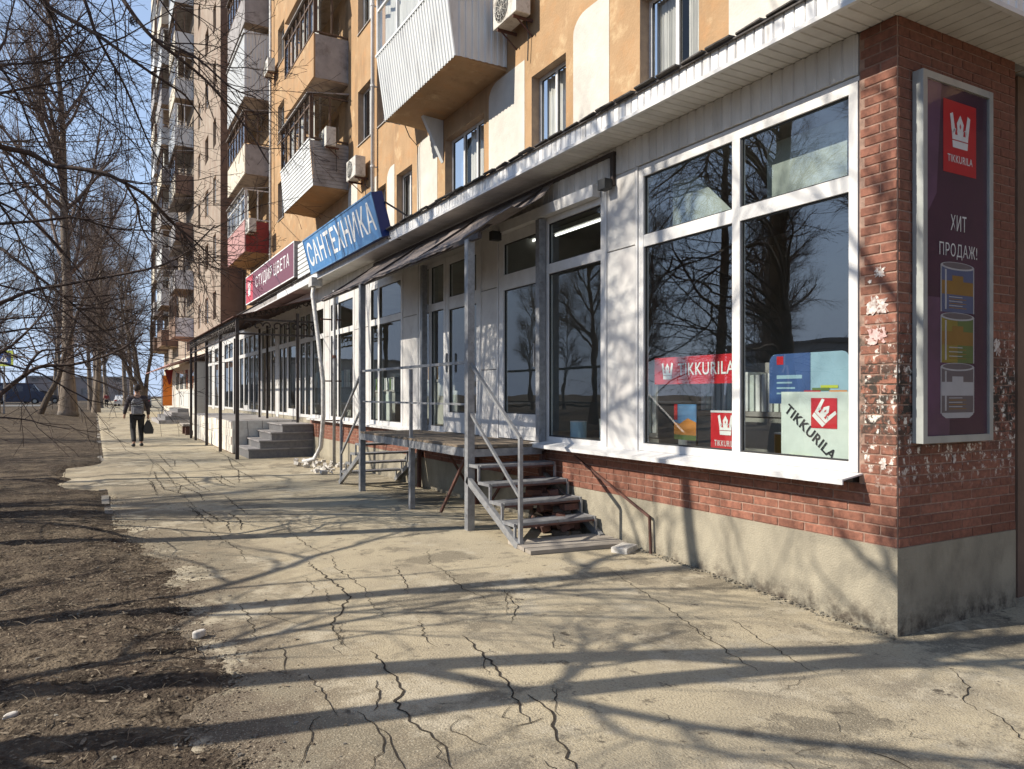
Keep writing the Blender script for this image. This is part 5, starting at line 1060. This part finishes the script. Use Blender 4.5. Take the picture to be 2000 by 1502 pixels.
spots = [(.1, 74, 0, .95, 'dark trunked tree at the kerb behind the tallest poplar'), (-.3, 86, 1, 1.0, 'second dark trunk in the kerb row beyond the tallest poplar'), (.5, 98, 2, .95, 'third tree of the far kerb row'), (.3, 112, 0, 1.0, 'fourth tree of the far kerb row'),
    (-.2, 128, 1, 1.1, 'fifth tree of the far kerb row'), (.8, 146, 2, 1.1, 'sixth tree of the far kerb row'), (3.0, 78, 1, .8, 'forked dark tree beside the far shop steps'), (-13, 84, 0, 1.1, 'tree across the lawn above the dark van'),
    (-10, 105, 1, 1.2, 'tree beyond the cross street left of the poplar'), (-18, 118, 2, 1.2, 'tree beyond the cross street at the left edge'), (-4, 120, 0, 1.1, 'tree in the gap just right of the tallest trunk far off'), (3.5, 108, 0, 1.1, 'tree past the end of the brick tower'), (5.5, 125, 1, 1.2, 'farther tree past the end of the brick tower'), (-6, 150, 2, 1.3, 'distant tree in the middle of the treeline'), (-16, 150, 1, 1.3, 'distant tree over the white building'), (2, 170, 0, 1.4, 'most distant tree at the end of the pavement'), (-26, 140, 0, 1.2, 'distant tree at the left end of the treeline')]
first = {}
for (x, y, k, s, lbl) in spots:
    hz = float(soil_h(np.float64(x), np.float64(y))) if x < .3 else 0
    if k not in first:
        r_ = protos[k].build('street_tree', (x, y, hz - .1), lbl, M['bark_far'], M['twig_far'], 'street trees beyond the lawn'); r_.scale = (s, s, s); first[k] = r_
    else: copy_tree(first[k], (x, y, hz - .1), random.uniform(0, 6.28), s * random.uniform(.92, 1.08), lbl)
# thin leaning trunk left of the poplar
T = Tree(77); P = np.array([(0, 0, -.2), (.5, .2, 1.2), (1.15, .4, 2.6), (1.5, .5, 4.2), (2.1, .6, 6.5), (3.1, .8, 9.5), (3.8, .8, 12)]); Rr = np.array([.2, .17, .14, .12, .1, .07, .04]); T.add('trunk', P, Rr, 8)
D = np.gradient(P, axis=0); D /= np.linalg.norm(D, axis=1, keepdims=True); T.kids(P, Rr, D, 5, 0, [dict(seg=6, kids=14, start=.35, ang=.7, len=3.2, taper=.3, rad=.05, wob=.1, up=.05, sides=5), dict(seg=7, wob=.1, up=.05, sides=4, kids=8, start=.2, ang=.6, len=1.3, taper=.4, rad=.025), dict(seg=4, wob=.12, up=.03, sides=3, kids=5, start=.2, ang=.6, len=.8, taper=.3, rad=.014), dict(seg=3, wob=.1, up=0, sides=3, kids=0, start=.2, ang=.5, len=.5, taper=.3, rad=.01)])
T.build('leaning_tree', atZ(72, 818, 46), 'thin dark tree leaning right in front of the tallest poplar', M['bark'], M['twig_far'])
# forked dark trunks near the pavement end
T = Tree(78)
for tip, sg_ in (((-4.2, 1, 9.5), 0), ((.6, .5, 8.5), 1), ((-1.8, .2, 9), 2)):
    tip = np.array(tip); P = np.array([(0, 0, -.1), (0, 0, .9) , tip * .25 + np.array([0, 0, .4]), tip * .5 + np.array([.2, 0, .3]), tip * .75, tip]); Rr = np.array([.26, .2, .15, .11, .08, .04]); T.add('trunk', P, Rr, 8); D = np.gradient(P, axis=0); D /= np.linalg.norm(D, axis=1, keepdims=True)
    T.kids(P, Rr, D, 5, 0, [dict(seg=5, kids=9, start=.4, ang=.75, len=2.6, taper=.3, rad=.04, wob=.1, up=.02, sides=5), dict(seg=7, wob=.12, up=.02, sides=4, kids=8, start=.2, ang=.6, len=1.2, taper=.4, rad=.02), dict(seg=4, wob=.12, up=.0, sides=3, kids=5, start=.2, ang=.6, len=.7, taper=.3, rad=.012), dict(seg=3, wob=.1, up=0, sides=3, kids=0, start=.2, ang=.5, len=.5, taper=.3, rad=.01)])
T.build('forked_tree', atZ(283, 800, 60), 'low forked dark tree spreading left over the far end of the pavement', M['bark'], M['twig'])
# trees across, seen only as reflections in the glass
for (x, y, k, s, lbl) in [(-16, 16, 0, .9, 'tree across the lawn seen mirrored in the big window'), (-20, 27, 1, .9, 'farther tree across the lawn mirrored in the big window'), (-24, 9, 2, .9, 'tree across the lawn mirrored in the shop door'), (-13, 32, 1, .8, 'tree mirrored in the narrow shop windows')] + [(-26 - 5 * (i % 3) - random.uniform(0, 3), 6 + i * 4.6, i % 3, .62 + .05 * (i % 4), 'one of the bare trees standing in rows across the yard, seen only mirrored') for i in range(14)]:
    copy_tree(first[k], (x, y, -.1), random.uniform(0, 6), s, lbl)['group'] = 'trees across the yard mirrored in the glass'
ms = empty('twig_nest', atZ(262, 42, 9.6), 'dark ball of twigs caught in the upper branches', 'nest'); mb = MB()
c = Vector(ms.location)
for k in range(60):
    a = Vector((random.gauss(0, 1), random.gauss(0, 1), random.gauss(0, 1))).normalized() * .06; b_ = Vector((random.gauss(0, 1), random.gauss(0, 1), random.gauss(0, 1))).normalized() * .07; mb.tube([c + a, c + b_], .003, 3, cap=False)
mb.build('twigs', M['twig'], ms)
# overhead cable
MB().tube([atZ(-60, 700, 60), atZ(60, 690, 75), atZ(130, 700, 90), atZ(200, 706, 120)], .03, 5).build('overhead_cable', M['dark'], None, loc=atZ(60, 690, 75), label='thin overhead cable low over the distant street at far left', category='cable')
lp = empty('street_lamp', (-9.5, 83, .3), 'thin grey street lamp pole behind the parked van', 'street lamp'); MB().tube([(-9.5, 83, 0), (-9.5, 83, 8), (-9.3, 83, 8.6), (-8.2, 83, 8.9)], .09, 8).build('pole', M['steel'], lp, smooth=True); MB().box(-8.5, -7.7, 82.85, 83.15, 8.85, 9.0).build('lamp_head', M['alu'], lp)
MB().tube([atZ(-60, 276, 14), atZ(120, 278, 18), atZ(300, 270, 26), atZ(345, 272, 34)], .014, 5).build('overhead_cable', M['dark'], None, loc=atZ(120, 278, 18), label='thin overhead cable running level across the upper left', category='cable')

# ------------------------------------------------------------------ people
def skinned(name, chain, parent, m, sub=2):
    """chain: list of (index_parent, co, radius)"""
    me = bpy.data.meshes.new(name); me.from_pydata([c[1] for c in chain], [(c[0], i) for i, c in enumerate(chain) if c[0] >= 0], [])
    o = bpy.data.objects.new('tmp', me); col.objects.link(o); md = o.modifiers.new('s', 'SKIN'); 
    for i, c in enumerate(chain):
        r_ = c[2]; me.skin_vertices[0].data[i].radius = r_ if hasattr(r_, '__len__') else (r_, r_); me.skin_vertices[0].data[i].use_root = (i == 0)
    sb = o.modifiers.new('u', 'SUBSURF'); sb.levels = sub; sb.render_levels = sub
    dg = bpy.context.evaluated_depsgraph_get(); nm = bpy.data.meshes.new_from_object(o.evaluated_get(dg)); bpy.data.objects.remove(o); nm.name = name; nm.materials.clear(); nm.shade_smooth()
    return link_mesh(name, nm, m, parent)
def person(loc, rz, s, lbl, jm, tm, stride=.25, arm=.1):
    t = empty('person', loc, lbl, 'person'); a = stride
    # x = right, y = forward (back is seen)
    body = [(-1, (0, 0, .96), (.15, .10)), (0, (0, 0, 1.15), (.14, .10)), (1, (0, .0, 1.36), (.18, .11)), (2, (0, .01, 1.47), (.09, .08)), (3, (0, .02, 1.53), .055), (4, (0, .03, 1.60), (.085, .095)), (5, (0, .03, 1.69), (.092, .105)), (6, (0, .03, 1.76), (.06, .07)),
            (0, (.1, 0, .90), .095), (8, (.11, a * .45, .50), .06), (9, (.11, a * .1, .10), .04), (10, (.12, a * .1 + .14, .045), .035), (0, (-.1, 0, .90), .095), (12, (-.11, .06 - a * .1, .50), .06), (13, (-.11, -a, .12), .04), (14, (-.12, -a + .14, .05), .035),
            (2, (.21, 0, 1.40), .06), (16, (.27, -.04, 1.13), .045), (17, (.29, .02, .88), .034), (18, (.29, .05, .79), .035), (2, (-.21, 0, 1.40), .06), (20, (-.29, -.06, 1.13), .045), (21, (-.33, -.0, .90), .034), (22, (-.34, .03, .81), .035)]
    skinned('body', body, t, M['skin'])
    J = [(-1, (0, 0, .98), (.185, .135)), (0, (0, 0, 1.16), (.175, .13)), (1, (0, 0, 1.37), (.205, .135)), (2, (0, .01, 1.50), (.125, .115)), (2, (.22, 0, 1.40), .078), (4, (.275, -.04, 1.13), .062), (5, (.295, .02, .90), .05), (2, (-.22, 0, 1.40), .078), (7, (-.295, -.06, 1.13), .062), (8, (-.335, 0, .92), .05)]
    skinned('jacket', J, t, jm)
    Tt = [(-1, (0, 0, .94), (.175, .125)), (0, (.1, 0, .86), .112), (1, (.11, a * .45, .50), .082), (2, (.11, a * .1, .12), .066), (0, (-.1, 0, .86), .112), (4, (-.11, .06 - a * .1, .50), .082), (5, (-.11, -a, .14), .066)]
    skinned('trousers', Tt, t, tm)
    skinned('hair', [(-1, (0, -.01, 1.58), (.08, .08)), (0, (0, .0, 1.66), (.105, .115)), (1, (0, .005, 1.75), (.10, .11)), (2, (0, .02, 1.80), (.05, .06))], t, M['hair'])
    for q in ((.12, a * .1 + .07, .04), (-.12, -a + .07, .05)): 
        skinned('shoe', [(-1, (q[0], q[1] - .11, q[2] + .015), .055), (0, (q[0], q[1], q[2]), (.055, .045)), (1, (q[0], q[1] + .11, q[2] - .005), (.05, .035))], t, M['dark'])
    t.rotation_euler = (0, 0, rz); t.scale = (s, s, s); return t
pp = onH(268, 872); pp.z = .0
person(pp, R(4), 1.06, 'man in dark clothes walking away along the pavement with a grey backpack', M['jacket'], M['trousers'])
bk = empty('backpack', pp + Vector((0, -.22, 1.2)), 'grey backpack with pale straps on the walking man', 'backpack')
c = pp
MB().prism([(c.x + a, c.y - .27, z) for a, z in ((-.14, .98), (.14, .98), (.17, 1.04), (.17, 1.36), (.12, 1.46), (-.12, 1.46), (-.17, 1.36), (-.17, 1.04))], (0, .16, 0)).build('main_compartment', M['pack'], bk, bevel=.03)
MB().box(c.x - .12, c.x + .12, c.y - .33, c.y - .272, 1.0, 1.2).build('pocket', M['pack'], bk, bevel=.02); MB().box(c.x - .14, c.x - .11, c.y - .285, c.y - .272, 1.0, 1.4).box(c.x + .11, c.x + .13, c.y - .285, c.y - .272, 1.22, 1.4).box(c.x - .1, c.x + .1, c.y - .285, c.y - .272, 1.25, 1.28).build('strap', M['packlight'], bk)
bg_ = empty('carrier_bag', pp + Vector((.31, 0, .5)), 'black carrier bag in the right hand of the walking man', 'bag')
MB().prism([(c.x + a, c.y - .05, z) for a, z in ((.20, .38), (.44, .38), (.46, .5), (.40, .68), (.34, .80), (.27, .80), (.20, .66), (.17, .5))], (0, .14, 0)).build('sack', M['dark'], bg_, bevel=.02); MB().tube([(c.x + .27, c.y + .02, .79), (c.x + .30, c.y + .03, .86), (c.x + .34, c.y + .02, .79)], .012, 6).build('handle', M['dark'], bg_)
for (px_, py_, z, lbl, m_) in [(190, 797, 95, 'small distant figure in dark clothes left on the far pavement', 'jacket'), (208, 797, 92, 'small distant figure in dark clothes right on the far pavement', 'maroon')]:
    q = atZ(px_, 787, z); q.z = 0.0 ; person(q, R(180 if m_ == 'jacket' else 10), 1.0, lbl, M[m_], M['trousers'], stride=.2)

# ------------------------------------------------------------------ cars, road sign, distant buildings
def car(name, loc, rz, L, H, Wd, bm, lbl, cat, prof, glass_rng):
    t = empty(name, loc, lbl, cat); o = Vector(loc); Mx = Matrix.Translation(o) @ Matrix.Rotation(rz, 4, 'Z')
    def W_(x, y, z): return Mx @ Vector((x, y, z))
    b = MB().prism([W_(-L / 2 + a * L, -Wd / 2, .25 + z * (H - .25)) for a, z in prof], (Mx.to_3x3() @ Vector((0, Wd, 0)))).build('body', bm, t, bevel=.05)
    for sd in (-1, 1):
        for (x0, x1, z0, z1, sk) in glass_rng:
            MB().quad(*[W_(-L / 2 + a * L, sd * (Wd / 2 + .006), .25 + z * (H - .25)) for a, z in ((x0, z0), (x1, z0), (x1 - sk, z1), (x0 + abs(sk), z1))]).build('window', M['glass2'], t)
    for xx in (-L * .32, L * .32):
        for sd in (-1, 1):
            w_ = MB().tube([W_(xx, sd * (Wd / 2 - .18), .33), W_(xx, sd * (Wd / 2 + .02), .33)], .33, 16).build('wheel', M['tyre'], t); MB().tube([W_(xx, sd * (Wd / 2 + .021), .33), W_(xx, sd * (Wd / 2 + .03), .33)], .2, 12).build('rim', M['alu'], w_)
    for e, mm in ((-1, 'red'), (1, 'white')):
        for sd in (-1, 1): MB().box(-.02, .02, -.12, .12, -.08, .08); h_ = MB(); h_.obox(Mx @ Matrix.Translation((e * (L / 2 + .005), sd * (Wd / 2 - .22), .8)), .03, .14, .08); h_.build('headlight' if e > 0 else 'tail_light', M[mm], t)
    return t
SED = [(0, .05), (0, .45), (.05, .58), (.16, .62), (.28, .98), (.62, 1.), (.76, .62), (.95, .52), (1, .4), (1, .05)]; VAN = [(0, 0), (0, .95), (.03, 1.), (.78, 1.), (.9, .55), (1, .45), (1, 0)]
M['carblue'] = flat('dark_blue_paint', (.04, .05, .09), .25); M['cargrey'] = flat('dark_grey_paint', (.06, .06, .07), .25); M['carwhite'] = flat('white_paint', (.6, .6, .6), .25); M['carred'] = flat('red_paint', (.3, .04, .04), .25)
Gs = [(.30, .50, .62, .94, 0), (.52, .72, .62, .94, .1)]
car('parked_van', atZ(35, 770 + 1.1 * 1450 / 84 + .3, 84), .0, 5.2, 2.4, 2.0, M['carblue'], 'dark van parked across the lawn left of the poplar', 'van', VAN, [(.72, .86, .55, .9, .06), (.1, .6, .55, .85, 0)])
car('parked_car', atZ(80, 770 + 1.1 * 1450 / 86, 86), .05, 4.3, 1.5, 1.75, M['cargrey'], 'dark grey car parked right of the dark van', 'car', SED, Gs)
car('parked_car', (3.4, 112, 0), R(80), 4.3, 1.5, 1.75, M['carwhite'], 'white car parked at the far end of the pavement', 'car', SED, Gs)
car('parked_car', (5.0, 99, 0), R(85), 4.3, 1.5, 1.75, M['cargrey'], 'dark car parked past the brick tower steps', 'car', SED, Gs)
t = empty('road_sign', (atZ(10, 790, 44)), 'blue rectangular road sign with yellow green border on a grey post', 'road sign'); c = atZ(8, 700, 44); MB().tube([(c.x, c.y + .05, 0.2), (c.x, c.y + .05, c.z + .9)], .05, 8).build('post', M['steel'], t)
Ms = frame_m(c, (CS, -SN, 0), (0, 0, 1)); MB().prism([Ms @ Vector((a, b, 0)) for a, b in rect(-.55, -.47, 1.1, .94)], Ms.to_3x3() @ Vector((0, 0, .03))).build('border', flat('fluorescent_border', (.55, .62, .12), .4), t); art(Ms, rect(-.42, -.33, .84, .66), M['navy'], t, 'face', .034); art(Ms, [(-.25, -.22), (.25, -.22), (0, .24)], M['white'], t, 'symbol', .037); art(Ms, rect(-.05, -.18, .06, .28), M['black'], t, 'symbol', .039)
t = empty('equipment_box', (c.x - .3, c.y + .2, 0.3), 'low pale grey box at the foot of the road sign', 'box'); MB().box(c.x - .9, c.x - .2, c.y, c.y + .4, .2, 1.3).build('casing', M['plinth'], t)
M['farwall'] = mat('distant_wall', (.45, .46, .48), (.38, .39, .41), rough=.9, scale=.3); M['farwall2'] = mat('distant_brick', (.28, .24, .23), (.22, .19, .18), rough=.9, scale=.3)
def block(x, y, w_, d, h, m, lbl, fl):
    t = empty('distant_building', (x, y, 0), lbl, 'building', 'distant buildings'); MB().box(x, x + w_, y, y + d, -1, h).build('wall', M[m], t); MB().box(x - .3, x + w_ + .3, y - .3, y + d + .3, h, h + .4).build('roof', M['grey_panel'], t)
    n = int(w_ / 3.4)
    for f_ in range(fl):
        for k in range(n): MB().box(x + 1 + k * 3.4, x + 2.6 + k * 3.4, y - .05, y - .003, 1.6 + f_ * 3, 3.0 + f_ * 3).build('window', M['glass2'], t)
        for k in range(int(d / 3.4)): MB().box(x + w_ + .003, x + w_ + .05, y + 1 + k * 3.4, y + 2.6 + k * 3.4, 1.6 + f_ * 3, 3.0 + f_ * 3).build('window', M['glass2'], t)
block(-48, 150, 30, 12, 8.5, 'whitepatch', 'low pale building across the street left of the poplar', 2); block(-14, 205, 22, 14, 5.5, 'farwall2', 'low brownish building at the end of the street', 2)
block(-70, 5, 14, 60, 7, 'farwall', 'pale block across the yard seen only mirrored in the shop glass', 2)
block(7.5, -19, 40, 13, 17, 'brown_dark', 'unseen brownish block added across the driveway to shade the pillar side, mirrored in the tall poster', 4)  # added out of view to keep sky light off the pillar side
